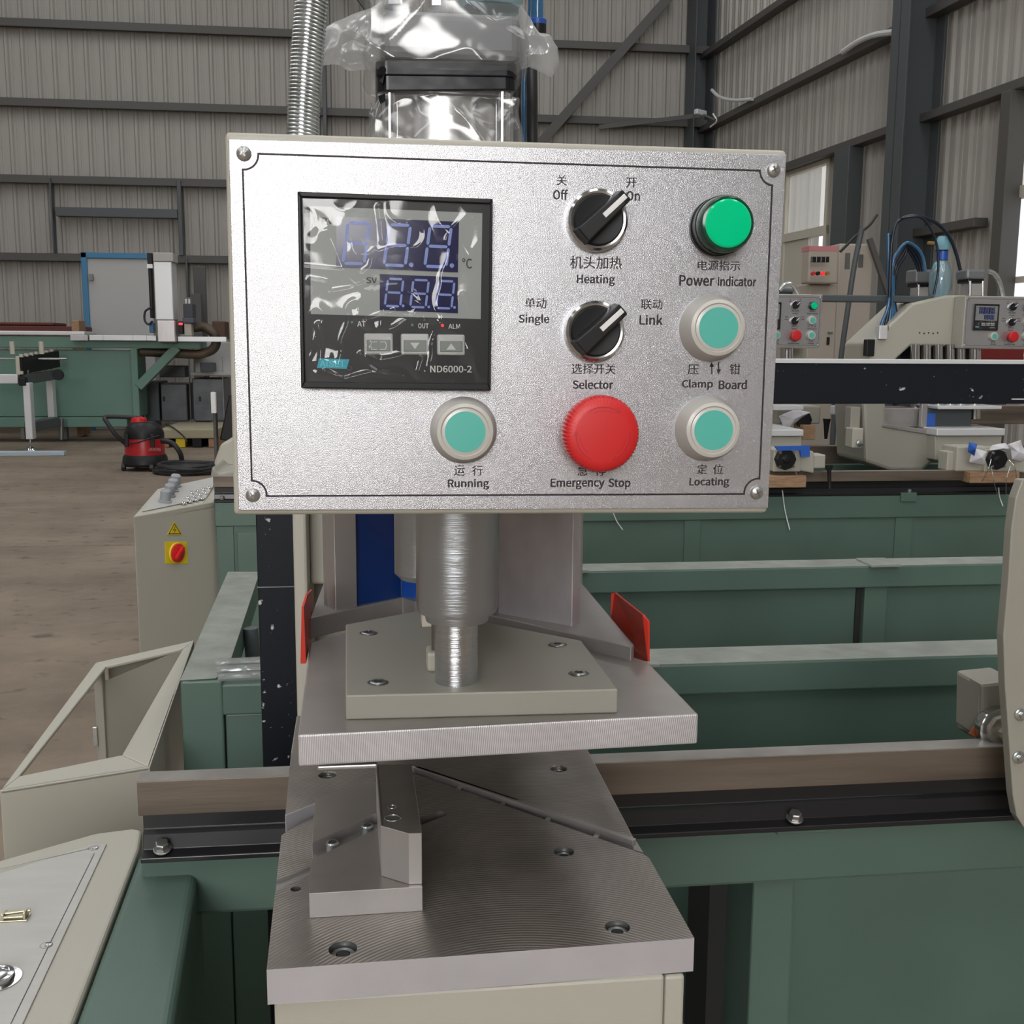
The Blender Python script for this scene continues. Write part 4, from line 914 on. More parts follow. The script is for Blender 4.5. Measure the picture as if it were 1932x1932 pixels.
# ---- right edge: side plate of the next head, bracket and roller
nh = empty('welding_machine', PY(1920, 1500, 1.12), 'beige curved side plate of the next welding head at the right edge', 'welding head'); YH = .92
ctl = [(1929, 905), (1916, 940), (1908, 1000), (1902, 1100), (1893, 1200), (1896, 1290), (1904, 1400), (1911, 1500), (1918, 1540), (1932, 1562), (2150, 1640), (2150, 905)]
MB().prism([PY(x, y, YH) for x, y in ctl], (0, .012, 0)).build('side_plate', beige_shaded, nh, .0012)
for x, y in [(1925, 1347), (1921, 1428)]:
    c = PY(x, y, YH); MB().lathe(c, (0, -1, 0), [(.0062, 0), (.0062, .002), (.004, .003)], 20).lathe(c, (0, -1, 0), [(.0032, .003), (.0032, .006)], 6).build('bolt', zinc, nh, smooth=True)
rb = empty('roller_bracket', PY(1860, 1395, 1.02), 'beige bracket with rusty roller standing on the rail near the right edge', 'bracket'); YR = 1.02
MB().prism([PY(1828, 1277, YR+.05), PY(1850, 1290, YR), PY(1850, 1397, YR), PY(1824, 1385, YR+.05)], (.0, .02, 0)).build('left_cheek', beige_shaded, rb, .001)
o = MB().prism([PY(1850, 1290, YR), PY(1920, 1283, YR), PY(1925, 1397, YR), PY(1848, 1397, YR)], (0, .05, 0)).build('block', beige_shaded, rb, .004)
MB().prism([PY(1828, 1384, YR-.001), PY(1846, 1360, YR-.001), PY(1848, 1396, YR-.001)], (0, .001, 0)).build('rust_patch', mat('rust_orange', (.32, .09, .03), .8, var=.4, vscale=80), rb)
c = PY(1874, 1368, YR); MB().lathe(c, (0, -1, 0), [(.021, 0), (.0225, .004), (.0225, .014), (.019, .016)], 40).build('roller', chrome, rb, smooth=True)
MB().lathe(c, (0, -1, 0), [(.017, .0155), (.0165, .022), (.008, .023), (.0075, .028), (.003, .0285), (.0025, .031)], 32, wob=lambda i, r, h: .0006*math.sin(i*1.7)).build('roller_hub', mat('worn_white_hub', (.36, .33, .28), .6, var=.4, vscale=90), rb, smooth=True)

# ================================================================ left: consoles
def console_box(name, label, top, z, drop, m=beige):
    e = empty(name, sum((PZ(x, y, z) for x, y in top), Vector())/len(top), label, 'console'); e.location.z = 0; ORG[e.name] = Vector(e.location); return e
# near console
ZC = .60
nc = console_box('operator_console', 'near beige console with pale cover plate, bottom left corner', [(0, 1622), (268, 1564), (138, 1932)], ZC, 0)
outer = [(-260, 1680), (0, 1622), (180, 1571), (250, 1562), (268, 1565), (262, 1600), (137, 1932), (90, 2060), (-260, 2060)]
MB().prism(pzs(outer, ZC), (0, 0, -.60)).build('cabinet', beige, nc, .004, seg=3)
plate_m = mat('grey_white_plate', (.50, .49, .46), .38, .15, var=.05, vscale=12, stretch=(1, 5, 1))
MB().prism(pzs([(-200, 1668), (0, 1648), (176, 1592), (201, 1592), (42, 1932), (0, 2040), (-200, 2040)], ZC+.0015), (0, 0, -.0015)).build('cover_plate', plate_m, nc, .0004)
MB().ribbon([PZ(-50, 1652, ZC+.0018), PZ(0, 1640, ZC+.0018), PZ(172, 1600, ZC+.0018)], .0006, ny=(0, 0, 1)).ribbon([PZ(178, 1610, ZC+.0018), PZ(93, 1782, ZC+.0018), PZ(20, 1932, ZC+.0018)], .0006, ny=(0, 0, 1)).build('printed_line', ink_grey, nc, recalc=False)
for x, y in [(180, 1600), (92, 1783)]:
    c = PZ(x, y, ZC+.0016)
    MB().ribbon([c+Vector((.005*math.cos(a)-.002, .005*math.sin(a), 0)) for a in [k/20*2*math.pi for k in range(20)]], .0004, ny=(0, 0, 1), closed=True).build('printed_ring', ink_grey, nc, recalc=False)
    s = MB().lathe(c, (0, 0, 1), [(.0032, 0), (.003, .0012), (.0012, .002)], 24).build('screw', steel_screw, nc, smooth=True)
    MB().box(c+Vector((-.0018, -.0003, .0018)), c+Vector((.0018, .0003, .0021))).build('slot', hole_dark, s)
c = PZ(28, 1733, ZC+.0015); lt = empty('latch', c); lt.parent = nc; lt.location = c-ORG[nc.name]; bm_ = mat('nickel_latch', (.5, .46, .33), .3, .8)
MB().box(c+Vector((-.012, -.006, 0)), c+Vector((.012, .006, .0012))).build('base', bm_, lt, .0004)
MB().box(c+Vector((-.010, -.004, .0012)), c+Vector((-.008, .006, .006))).box(c+Vector((.008, -.004, .0012)), c+Vector((.010, .006, .007))).build('hinge_ear', bm_, lt, .0003)
MB().cyl(c+Vector((-.011, .001, .0045)), c+Vector((.012, .004, .005)), .0018).cyl(c+Vector((-.008, -.003, .003)), c+Vector((.008, -.003, .003)), .0012).build('pin', bm_, lt, smooth=True)
c = PZ(-6, 1848, ZC+.0016); sk = empty('round_socket', c); sk.parent = nc; sk.location = c-ORG[nc.name]
MB().lathe(c, (0, 0, 1), [(.0185, 0), (.0185, .0008), (.0135, .0010), (.0130, .0050), (.0108, .0056), (.0105, .0035), (.0082, .003), (.0078, .0045), (.004, .005)], 48).build('flange', chrome, sk, smooth=True)
cc = PZ(20, 1846, ZC+.0026); MB().lathe(cc, (0, 0, 1), [(.0020, 0), (.0018, .0012), (.0008, .0016)], 20).build('screw', dark_steel, sk, smooth=True)
# open topped console (chute)
ZO = .55
oc = console_box('open_console', 'open topped beige sheet steel console frame left of the green end frame', [(0, 1492), (283, 1446), (365, 1210), (180, 1250)], ZO, 0)
out_ = pzs([(-60, 1500), (283, 1447), (345, 1290), (368, 1208), (180, 1250), (-60, 1545-20)], ZO)
O = pzs([(0, 1492), (283, 1447), (366, 1208), (180, 1250)], ZO); I = pzs([(36, 1464), (230, 1424), (345, 1224), (200, 1257)], ZO)
mb = MB()
for k in range(4):
    j = (k+1) % 4; mb.prism([O[k], O[j], I[j], I[k]], (0, 0, -.006))
mb.build('top_rim', beige, oc, .002)
dn = Vector((0, 0, -ZO+.0)); T = .004
def wall2(a, b_, name, m=beige, h=ZO, z=None):
    d = (b_-a).normalized(); nr = Vector((-d.y, d.x, 0))*T; return MB().prism([a, b_, b_+nr, a+nr], (0, 0, -h)).build(name, m, oc, .001)
wall2(O[0]+Vector((-.25, -.05, 0))*0, O[1], 'front_wall'); wall2(O[1], O[2], 'side_wall'); 
wall2(I[3]+Vector((.0, .02, -.006)), I[2]+Vector((0, .02, -.006)), 'rear_wall', beige_shaded, .4)
pa, pb = PZ(183, 1335, .40), PZ(190, 1425, .32)
a_ = PZ(182, 1292, ZO-.03); MB().box((a_.x-.004, a_.y, .0), (a_.x+.010, a_.y+.02, ZO-.006)).build('inner_post', beige_shaded, oc, .001)
MB().box((a_.x-.010, a_.y-.004, ZO-.14), (a_.x-.002, a_.y+.004, ZO-.105)).build('hinge', zinc, oc, .001)
MB().prism([a_, I[2], I[2]+Vector((0, 0, -.4)), a_+Vector((0, 0, -.45))], (0, .003, 0)).build('inner_wall', beige_shaded, oc)
# control cabinet with switches
kc = console_box('control_cabinet', 'beige control cabinet with red rotary switch and warning triangle', [(258, 975), (400, 946), (416, 896)], .62, 0)
fL, fM, fR = PZ(251, 975, .62), PZ(251, 975, .62), PZ(408, 946, .62)
bL, bR = PZ(297, 922, .655), PZ(417, 896, .655)
MB().prism([Vector((p.x, p.y, 0)) for p in (fL, fR, bR, bL)], (0, 0, .612)).build('cabinet', beige, kc, .006)
nrm = (fR-fM).cross(bL-fM).normalized(); nrm = nrm if nrm.z > 0 else -nrm
lo = [fL, fR, bR, bL]
MB().add([Vector((p.x, p.y, .600)) for p in lo]+lo, [(0, 1, 5, 4), (1, 2, 6, 5), (2, 3, 7, 6), (3, 0, 4, 7), (4, 5, 6, 7), (3, 2, 1, 0)]).build('slanted_top', beige, kc, .003)
def ctop(x, y, off=0):
    d = ray(x, y); t = (fM-CAM).dot(nrm)/d.dot(nrm); return CAM+d*t+nrm*off
MB().prism([ctop(268, 966, .0005), ctop(388, 941, .0005), ctop(413, 900, .0005), ctop(305, 922, .0005)], nrm*.0015).build('switch_plate', plate_m, kc)
for x, y in [(330, 912), (325, 921), (319, 931), (311, 942)]:
    p = ctop(x, y+6); k_ = MB().lathe(p, nrm, [(.020, 0), (.020, .006), (.016, .008), (.016, .036), (.012, .040)], 20).build('rotary_knob', joy_grey, kc, smooth=True)
for i in range(4):
    for j in range(3):
        x, y = 347+i*11+j*7, 952-i*3-j*10; p = ctop(x, y, .002)
        MB().lathe(p, nrm, [(.008, 0), (.008, .004), (.005, .006)], 14).build('button', chrome, kc, smooth=True)
fd = (fR-fM).normalized(); fn = Vector((fd.y, -fd.x, 0)).normalized()
if fn.y > 0: fn = -fn
def cf(x, y, off=.0015):
    d = ray(x, y); c_ = fM+fn*off; return CAM + d*((c_-CAM).dot(fn)/d.dot(fn))
MB().prism([cf(311.5, 1022), cf(353, 1022), cf(355, 1064), cf(312.5, 1064)], -fn*.0015).build('switch_backplate', yellow, kc, .001)
c = cf(333, 1043, .003); sw = MB().lathe(c, fn, [(.032, 0), (.031, .003), (.030, .004)], 32).build('switch_ring', yellow, kc, smooth=True)
MB().lathe(c, fn, [(.028, .003), (.0275, .008), (.026, .009)], 32).build('rotary_switch', red_plastic, kc, smooth=True)
dd = (fd*.7+Vector((0, 0, .7))); MB().beam(c+fn*.012-dd*.024, c+fn*.012+dd*.024, .012, .009, up=fn).build('switch_grip', red_plastic, kc, .002)
MB().prism([cf(329, 984, .002), cf(315.5, 1009, .002), cf(344.5, 1009, .002)], -fn*.001).build('warning_triangle', yellow, kc)
MB().ribbon([cf(329, 988, .0025), cf(319, 1007, .0025), cf(341, 1007, .0025)], .0022, ny=tuple(fn), closed=True).ribbon([cf(331, 993, .0025), cf(327, 1000, .0025), cf(332, 999, .0025), cf(328, 1006, .0025)], .002, ny=tuple(fn)).build('warning_mark', ink, kc, recalc=False)

# ================================================================ second machine behind (rails at y = 3.4)
r2 = rail_assembly(3.43, PY(405, 945, 3.43).x, 4.2, ZG+.002, 'far guide rail of the second machine, dark bar above the third green bed', [PY(420, 940, 3.43).x, PY(1713, 920, 3.43).x])
b3 = empty('machine_bed', (.9, 3.5, 0), 'far green bed of the second machine behind both crossbeams', 'machine bed')
xl3 = PY(405, 960, 3.42).x
MB().box((xl3, 3.415, ZG-.075), (4.3, 3.52, ZG)).build('top_beam', green, b3, .003)
MB().box((xl3+.03, 3.425, 0), (4.3, 3.44, ZG-.075)).build('side_panel', green, b3)
for (xa, xb) in [(1292, 1322), (1690, 1722), (408, 440)]:
    a, b_ = PY(xa, 1000, 3.415).x, PY(xb, 1000, 3.415).x; MB().box((a, 3.419, 0), (b_, 3.44, ZG-.076)).build('post', green, b3, .001)
a, b_ = PY(445, 990, 3.41).x, PY(484, 990, 3.41).x; MB().box((a, 3.417, .0), (b_+.3, 3.43, ZG-.095)).build('door_panel', green, b3, .003)
a = PY(1700, 930, 3.41); MB().box((a.x, 3.408, ZG-.02), (a.x+.055, 3.45, ZG+.009)).build('clip_block', green, b3, .001)
MB().box((xl3, 3.9, ZG-.10), (4.6, 4.0, ZG)).build('rear_beam', green, b3, .003)
far2 = empty('machine_bed', (1.5, 4.3, 0), 'short strip of green bed seen between the far heads, beyond the far guide rail', 'machine bed')
MB().box((1.0, 4.19, 0), (4.8, 4.32, ZG+.02)).build('top_beam', green, far2, .003)
MB().box((1.0, 4.24, ZG+.02), (4.8, 4.30, ZG+.09)).build('rail_bar', rust, far2, .001)
# two control boxes cloned at full size
def clone_panel(px_left, px_top, Y, label):
    c = copy_tree(cb); tl = PY(424, 248, YF); t = PY(px_left, px_top, Y); c.location = Vector(ORG[cb.name])+Vector((t.x-tl.x, Y-YF, t.z-tl.z)); c['label'] = label; return c
tgt = PY(1552, 556, 3.78); src = PY(1485, 283, YF)
c1 = copy_tree(cb); c1.location = ORG[cb.name]+Vector((tgt.x-src.x, 3.78-YF, tgt.z-src.z)); c1['label'] = 'far small control box whose left part is hidden behind the large control box'
c2 = clone_panel(1822, 558, 3.78, 'far small control box with blue display at the right edge')
# far heads
YM = 3.86
h2 = empty('welding_machine', PY(1740, 880, YM), 'far beige welding head with slanted arm behind the black beam', 'welding head')
MB().prism([PY(x, y, YM) for x, y in [(1788, 557), (1826, 557), (1826, 654), (1719, 652), (1690, 678), (1680, 700), (1640, 700), (1640, 648), (1722, 572)]], (0, .22, 0)).build('upper_arm', beige, h2, .008)
MB().prism([PY(x, y, YM-.12) for x, y in [(1626, 690), (1672, 690), (1672, 800), (1765, 818), (1765, 870), (1740, 888), (1680, 888), (1633, 872)]], (0, .26, 0)).build('lower_body', beige_shaded, h2, .012)
for k in range(5): MB().lathe(PY(1735+k*8.5, 628+(k % 2), YM), (0, -1, 0), [(.003, 0), (.003, .001)], 8).build('bolt_hole', hole_dark, h2)
BX(MB(), 1650, 672, 1636, 640, YM-.02, .03).build('clamp_box', black_plastic, h2, .003)
BX(MB(), 1660, 614, 1674, 640, YM-.02, .03).build('valve_block', silver_white, h2, .002)
MB().box((PY(1700, 650, YM+.16).x, YM+.16, PY(1700, 780, YM).z), (PY(1850, 650, YM+.16).x, YM+.2, PY(1700, 645, YM).z)).build('column_gap_shade', black_plastic, h2)  # black plate added as the shade between the steel columns
for k in range(3): MB().cyl(PY(1662+k*5, 624, YM-.01), PY(1662+k*5, 614, YM-.01), .009, n=12).build('brass_fitting', brass, h2, smooth=True)
for x in (1727, 1748, 1770, 1792, 1812, 1838):
    MB().cyl(PY(x, 650, YM-.02), PY(x, 790, YM-.02), .017 if x != 1838 else .022, n=20).build('steel_column', chrome, h2, smooth=True)
BX(MB(), 1668, 770, 1740, 806, YM-.06, .16).build('jaw_block', alu_dark, h2, .003)
BX(MB(), 1741, 765, 1832, 806, YM-.07, .2).build('jaw_block', grey_steel, h2, .003)
BX(MB(), 1740, 762, 1748, 806, YM-.1, .02).build('jaw_edge', alu, h2, .001)
BX(MB(), 1748, 780, 1764, 804, YM-.09, .01).build('film_patch', blue_tape, h2, .001)
BX(MB(), 1770, 766, 1890, 772, YM-.14, .15).build('upper_plate', silver_white, h2, .002)
BX(MB(), 1768, 809, 1896, 822, YM-.2, .32).build('platen', silver_white, h2, .003)
MB().prism([PY(x, y, YM-.18) for x, y in [(1764, 822), (1891, 822), (1888, 850), (1800, 874), (1764, 868)]], (0, .3, 0)).build('pedestal', beige, h2, .004)
MB().prism([PY(x, y, YM-.125) for x, y in [(1666, 800), (1764, 812), (1764, 822), (1732, 817), (1666, 806)]], (0, .2, 0)).build('jaw_ledge', alu_dark, h2, .002)
h3 = empty('welding_machine', PY(1490, 850, YM), 'partly hidden far beige welding head at the right side of the large control box', 'welding head')
BX(MB(), 1400, 811, 1516, 823, YM-.2, .32).build('platen', silver_white, h3, .003)
BX(MB(), 1400, 823, 1512, 845, YM-.18, .3).build('pedestal', beige, h3, .004)
MB().cyl(PY(1484, 650, YM), PY(1484, 700, YM), .022, n=20).build('steel_column', chrome, h3, smooth=True)
MB().lathe(PY(1505, 690, YM+.2), (0, 0, 1), [(.035, 0), (.03, .08), (.028, .085), (.033, .09), (.03, .11)], 24).build('beige_cap', beige, h3, smooth=True)
BX(MB(), 1400, 765, 1516, 774, YM+.1, .1).build('upper_plate', silver_white, h3, .002)
BX(MB(), 1535, 640-75, 1400, 645, YM, .2).build('upper_arm', beige, h3, .006)
xb0, xb1 = PY(1400, 560, YM+.05), PY(1790, 567, YM+.05)
tag(MB().box((xb0.x, YM+.04, PY(1650, 569, YM).z), (xb1.x, YM+.10, PY(1650, 556, YM).z)).build('cross_tube', grey_steel, None, .004), 'dark grey cross tube joining the two far welding heads', 'tube')
# motors
def gearmotor(x0, label, group, papers, mirror=False, Y=3.36):
    X = lambda x: x0+x
    e = empty('gear_motor', PY(X(0), 895, Y+.05), label, 'motor')
    BX(MB(), X(-24), 848, X(27), 890, Y+.02, .12).build('gear_housing', beige, e, .004)
    MB().prism([PY(X(a), b_, Y+.03) for a, b_ in [(20, 845), (52, 852), (52, 893), (20, 888)]], (0, .10, 0)).build('gear_cover', beige, e, .005)
    BX(MB(), X(52), 858, X(73), 884, Y+.05, .07).build('end_housing', beige, e, .004)
    c = PY(X(0), 867, Y); r_ = .0355
    MB().lathe(c+Vector((0, .03, 0)), (0, -1, 0), [(r_*.98, 0), (r_, .02), (r_*.96, .03), (.012, .031), (.011, .036)], 8).build('motor_flange', black_plastic, e, .003)
    for sx in (-1, 1):
        for sz in (-1, 1):
            MB().lathe(c+Vector((sx*.022, -.002, sz*.022)), (0, -1, 0), [(.0045, 0), (.004, .004)], 10).build('bolt', chrome, e, smooth=True)
    for x in (36, 78-30): MB().cyl(PY(X(x), 889, Y+.06), PY(X(x), 897, Y+.06), .007, n=10).build('foot', zinc, e, smooth=True)
    return e
g1 = gearmotor(1484, 'black flanged gear motor with blue tape beside the large control box, far machine', None, 0)
MB().prism([PY(x, y, 3.35) for x, y in [(1462, 842), (1528, 841), (1528, 862), (1512, 862), (1510, 850), (1468, 850)]], (0, .01, 0)).build('blue_tape', blue_tape, g1)
MB().lathe(PY(1564, 878, 3.33), (0, -.2, -1), [(.013, 0), (.012, .008), (.007, .018), (.005, .075)], 14).build('lever', black_plastic, g1, smooth=True)
g2 = gearmotor(1884, 'black flanged gear motor wrapped in white paper at the right edge, far machine', None, 0)
BX(MB(), 1806, 843, 1864, 889, 3.40, .10).build('gear_cover', beige, g2, .004)
BX(MB(), 1788, 852, 1806, 888, 3.42, .06).build('end_housing', beige, g2, .004)
def crumple(px, Y, m, parent, name, seed, amp=.01):
    n_ = len(px); ctr = sum((PY(*p, Y) for p in px), Vector())/n_
    def f_(u, v):
        i = u*n_; k = int(i) % n_; t = i-int(i); a, b_ = PY(*px[k], Y), PY(*px[(k+1) % n_], Y); p = ctr+(a.lerp(b_, t)-ctr)*(1-v*.98)
        return p+Vector((0, amp*noise.noise(p*28+Vector((seed, 0, 0)))-.02*v, 0))
    return sheet(name, m, parent, f_, n_*6, 10, thick=.0006)
crumple([(1836, 845), (1862, 852), (1856, 878), (1829, 872)], 3.34, paper, g2, 'paper_sheet', 1)
crumple([(1900, 838), (1925, 830), (1938, 860), (1926, 872), (1908, 866), (1906, 848)], 3.33, paper, g2, 'paper_sheet', 4)
crumple([(1866, 850), (1872, 840), (1895, 836), (1910, 846), (1905, 850), (1880, 848)], 3.34, paper, g2, 'paper_sheet', 8)
crumple([(1828, 834), (1844, 838), (1838, 860), (1826, 852)], 3.335, blue_tape, g2, 'blue_tape', 5, .004)
for i, (x0, y0, x1, y1) in enumerate([(1884-14, 866, 1852, 910), (1870, 880, 1888, 952), (1904, 868, 1918, 905), (1906, 880, 1898, 935)]):
    MB().tube([PY(x0, y0, 3.32), PY((x0+x1)/2+(-3 if i % 2 else 4), (y0+y1)/2-4, 3.31), PY(x1, y1, 3.33)], .0012, 6).build('wire', zinc, g2, smooth=True)
def timber(x0, x1, y0, y1, label):
    tag(BX(MB(), x0, y0, x1, y1, 3.37, .1).build('timber_block', wood, None, .003), label, 'timber')
timber(1440, 1521, 898, 920, 'raw timber block under the far gear motor with blue tape')
timber(1831, 1923, 891, 911, 'raw timber block under the far gear motor wrapped in white paper')
g3 = empty('gear_motor', PY(1520, 800, 4.2), 'third gear motor with crumpled white paper seen under the black beam', 'motor')
BX(MB(), 1468, 766, 1548, 800, 4.2, .15).build('gear_housing', beige_shaded, g3, .006)
MB().lathe(PY(1514, 792, 4.18), (0, -1, 0), [(.035, 0), (.034, .02), (.01, .022)], 8).build('motor_flange', black_plastic, g3, .003)
crumple([(1470, 785), (1500, 772), (1528, 778), (1510, 790), (1488, 808), (1478, 806)], 4.14, paper, g3, 'paper_sheet', 9)
MB().lathe(PY(1560, 790, 4.15), (0, 0, -1), [(.016, 0), (.012, .02), (.006, .08)], 12).build('lever', black_plastic, g3, smooth=True)
BX(MB(), 1576, 766, 1600, 783, 4.1, .05).build('taped_plug', paper, g3, .004)
BX(MB(), 1588, 766, 1597, 778, 4.095, .01).build('blue_tape', mat('cyan_tape', (.02, .3, .6), .4), g3)
tag(BX(MB(), 1515, 802, 1538, 830, 4.13, .10).build('timber_block', wood, None, .003), 'small raw timber block under the third gear motor', 'timber')
bkt = empty('end_bracket', PY(1617, 840, 3.7), 'beige upright bracket with round boss left of the far welding head', 'bracket')
BX(MB(), 1606, 768, 1622, 812, 3.75, .05).build('upper_plate', beige_shaded, bkt, .003); BX(MB(), 1609, 808, 1628, 845, 3.7, .06).build('lower_plate', beige, bkt, .004)
MB().lathe(PY(1621, 836, 3.7), (0, -1, 0), [(.014, 0), (.012, .01), (.006, .012)], 16).build('boss', zinc, bkt, smooth=True)
# wire ends hanging before the green bed
for k, (a, b_) in enumerate([((1476, 925), (1490, 1000)), ((1157, 968), (1175, 1000)), ((1884, 920), (1892, 955)), ((1508, 905), (1500, 880))]):
    lab = ['long loose wire end hanging before the far bed by the control box corner', 'short loose wire end just under the lower edge of the control box', 'loose wire end hanging under the paper wrapped motor', 'short wire standing beside the timber block with blue taped motor'][k]
    o = MB().tube([PY(*a, 3.412), PY((a[0]+b_[0])/2-2, (a[1]+b_[1])/2, 3.408), PY(*b_, 3.40)], .0020, 6).build('wire', silver_white, None, smooth=True); tag(o, lab, 'wire')
# cylinders on the far heads
def far_cyl(x0, x1, yb, y1, y0, Y, label):
    e = empty('air_cylinder', PY((x0+x1)/2, yb, Y), label, 'air cylinder')
    BX(MB(), x0+3, y1+2, x1-3, yb, Y, .07).build('barrel', barrel, e, .006)
    for x in (x0+3, x1-3): MB().cyl(PY(x, yb, Y), PY(x, y1, Y), .006, n=10).build('tie_rod', chrome, e, smooth=True)
    BX(MB(), x0, y1-4, x1, y1+4, Y-.004, .08).build('tape', tape, e, .003)
    BX(MB(), x0-2, y0, x1+3, y1-3, Y-.006, .085).build('end_cap', cap_grey, e, .008)
    return e
far_cyl(1827, 1857, 560, 530, 508, YM, 'far air cylinder with grey cap standing on the right far head')
far_cyl(1730, 1757, 575, 537, 508, YM+.25, 'far air cylinder with grey cap left of the blue wrapped filter')
far_cyl(1462, 1496, 560, 556, 541, YM+.1, 'grey capped far cylinder just beyond the right edge of the control box')
ff = empty('air_filter', PY(1772, 562, YM), 'far air filter in pale blue wrap between two cylinders', 'air filter')
MB().lathe(PY(1770, 562, YM+.05), (0, 0, 1), [(.022, 0), (.026, .02), (.026, .12), (.020, .13)], 20).build('bowl', mat('pale_blue_glass', (.25, .5, .6), .2), ff, smooth=True)
MB().lathe(PY(1777, 491, YM+.05), (0, 0, 1), [(.021, 0), (.021, .032), (.019, .034)], 20).build('blue_band', blue_bright, ff, smooth=True)
MB().lathe(PY(1777, 474, YM+.05), (0, 0, 1), [(.022, 0), (.022, .012)], 20).build('black_band', black_plastic, ff, smooth=True)
MB().lathe(PY(1778, 472, YM+.05), (0, 0, 1), [(.024, 0), (.027, .012), (.026, .036), (.018, .05)], 12, wob=lambda i, r, h: .003*math.sin(i*3.1)).build('cap_wrap', mat('cap_blue', (.2, .42, .5), .35), ff, smooth=True)
MB().lathe(PY(1772, 562, YM+.05), (0, 0, 1), [(.030, 0), (.040, .04), (.040, .09), (.020, .135)], 20, wob=lambda i, r, h: .003*math.sin(i*2.7+h*60)).build('plastic_wrap', blue_wrap, ff, smooth=True)
MB().cyl(PY(1750, 458, YM+.05), PY(1764, 459, YM+.05), .006, n=10).build('brass_fitting', brass, ff, smooth=True)
tubes('air_hose', tube_navy, [(1678, 560), (1680, 500), (1683, 455), (1690, 425), (1706, 411), (1730, 408), (1765, 420), (1790, 445), (1803, 475), (1812, 510)], .0065, YM+.02, 'tall dark hose arching over the far filter to the right far cylinder', 'hose')
tubes('air_hose', tube_navy, [(1700, 412), (1735, 410), (1755, 430), (1768, 465), (1770, 510), (1762, 556)], .0045, YM-.02, 'thin dark hose dropping in front of the pale blue filter', 'hose')
for k in range(4):
    lab = ['outermost dark blue hose of the small loop left of the far filter', 'second hose inward of the small dark blue loop', 'third hose inward of the small dark blue loop', 'innermost hose of the small dark blue loop'][k]
    d = k*4; tubes('air_hose', tube_navy if k else tube_blue, [(1682+d*.4, 560), (1684+d*.6, 500+d), (1694+d, 475+d), (1712, 458+d), (1732-d, 470+d), (1742-d, 490+d), (1745-d, 512)], .006, YM+.08+.01*k, lab, 'hose', 'small dark blue hose loop of the far head')
for k in range(6):
    x = 1664+k*7; tubes('air_hose', tube_blue if k in (0, 2, 4, 3) else tube_navy, [(1676+k*2.2, 440+k*3 if k < 3 else 520), (1677+k*2, 520+k*2), (1676+k*2.5, 575), (x-1, 612+(k % 2)*3), (x-4 if k < 3 else x+6-k*2, 636-k*3)], .006, YM+.03+.006*k, ['leftmost', 'second', 'third', 'fourth', 'fifth', 'rightmost'][k]+' tube of the blue hose bundle dropping to the far head', 'hose', 'blue hose bundle of the far head')
tubes('flexible_conduit', zinc, [(1864, 512), (1876, 518), (1886, 535), (1892, 562)], .010, YM, 'grey flexible conduit curving down from the right far cylinder', 'conduit')
tubes('flexible_conduit', zinc, [(1470, 548), (1482, 537), (1496, 538), (1506, 556)], .008, YM, 'grey flexible conduit arching beside the hidden far control box', 'conduit')
tubes('pole', grey_steel, [(1626, 432), (1612, 500), (1600, 580), (1586, 680), (1573, 800), (1562, 1080)], .0135, 5.2, 'dark grey slanting flexible pole in front of the electrical cabinet', 'pole')
tubes('cable', black_rubber, [(1655, 405), (1640, 425), (1615, 445), (1600, 460), (1585, 475)], .007, 5.25, 'thin black cable running diagonally above the electrical cabinet', 'cable')
tag(MB().beam(PY(1640, 450, 6.55), PY(1735, 730, 6.55)*1, .03, .03).build('steel_strut', purlin_m), 'rusty brown strut leaning beside the electrical cabinet', 'strut')
# electrical cabinet
YE = 6.6
ec = empty('electrical_cabinet', PY(1580, 690, YE), 'tall beige electrical cabinet with meter box below the bright window', 'cabinet'); ec.location.z = 0; ORG[ec.name] = Vector(ec.location)
a, b_, c_ = PY(1520, 700, YE), PY(1573, 700, YE), PY(1652, 460, YE)
MB().box((a.x, YE, 0), (b_.x, YE+.6, PY(1540, 535, YE).z)).build('door_cabinet', cab_brown, ec, .01)
MB().box((b_.x+.005, YE+.02, 0), (c_.x, YE+.6, PY(1600, 459, YE).z)).build('side_cabinet', cab_brown, ec, .01)
BX(MB(), 1527, 470, 1580, 535, YE-.10, .12).build('meter_box', cab_brown, ec, .01); BX(MB(), 1527, 464, 1580, 474, YE-.102, .12).build('pink_strip', mat('pink_strip', (.55, .2, .22), .5), ec)
for k in range(4): BX(MB(), 1532+k*8.5, 484, 1539+k*8.5, 495, YE-.26, .02).build('meter', black_gloss, ec, .002)
for k, m in enumerate([red_plastic, black_plastic, led_red, brass]): MB().lathe(PY(1533+k*9, 516, YE-.26), (0, -1, 0), [(.012, 0), (.011, .02)], 12).build('push_button', m, ec, smooth=True)
BX(MB(), 1595, 477, 1603, 508, YE+.018, .004).build('vent', dark_steel, ec); BX(MB(), 1620, 480, 1628, 505, YE+.018, .004).build('vent', dark_steel, ec)
BX(MB(), 1561, 636, 1565, 650, YE-.01, .02).build('handle', black_plastic, ec); BX(MB(), 1563, 626, 1571, 630, YE-.01, .02).build('name_plate', green, ec)
# red material beside the far head
tag(BX(MB(), 1830, 655, 1932, 690, 4.9, .3).build('steel_crate', mat('dark_red_paint', (.16, .012, .012), .5), None, .01), 'dark red steel crate under the right far control box', 'crate')
tag(BX(MB(), 1836, 766, 1990, 800, 4.4, .1).build('slide_rail', rust, None, .003), 'brown slide rail behind the far motor at the right edge', 'rail')

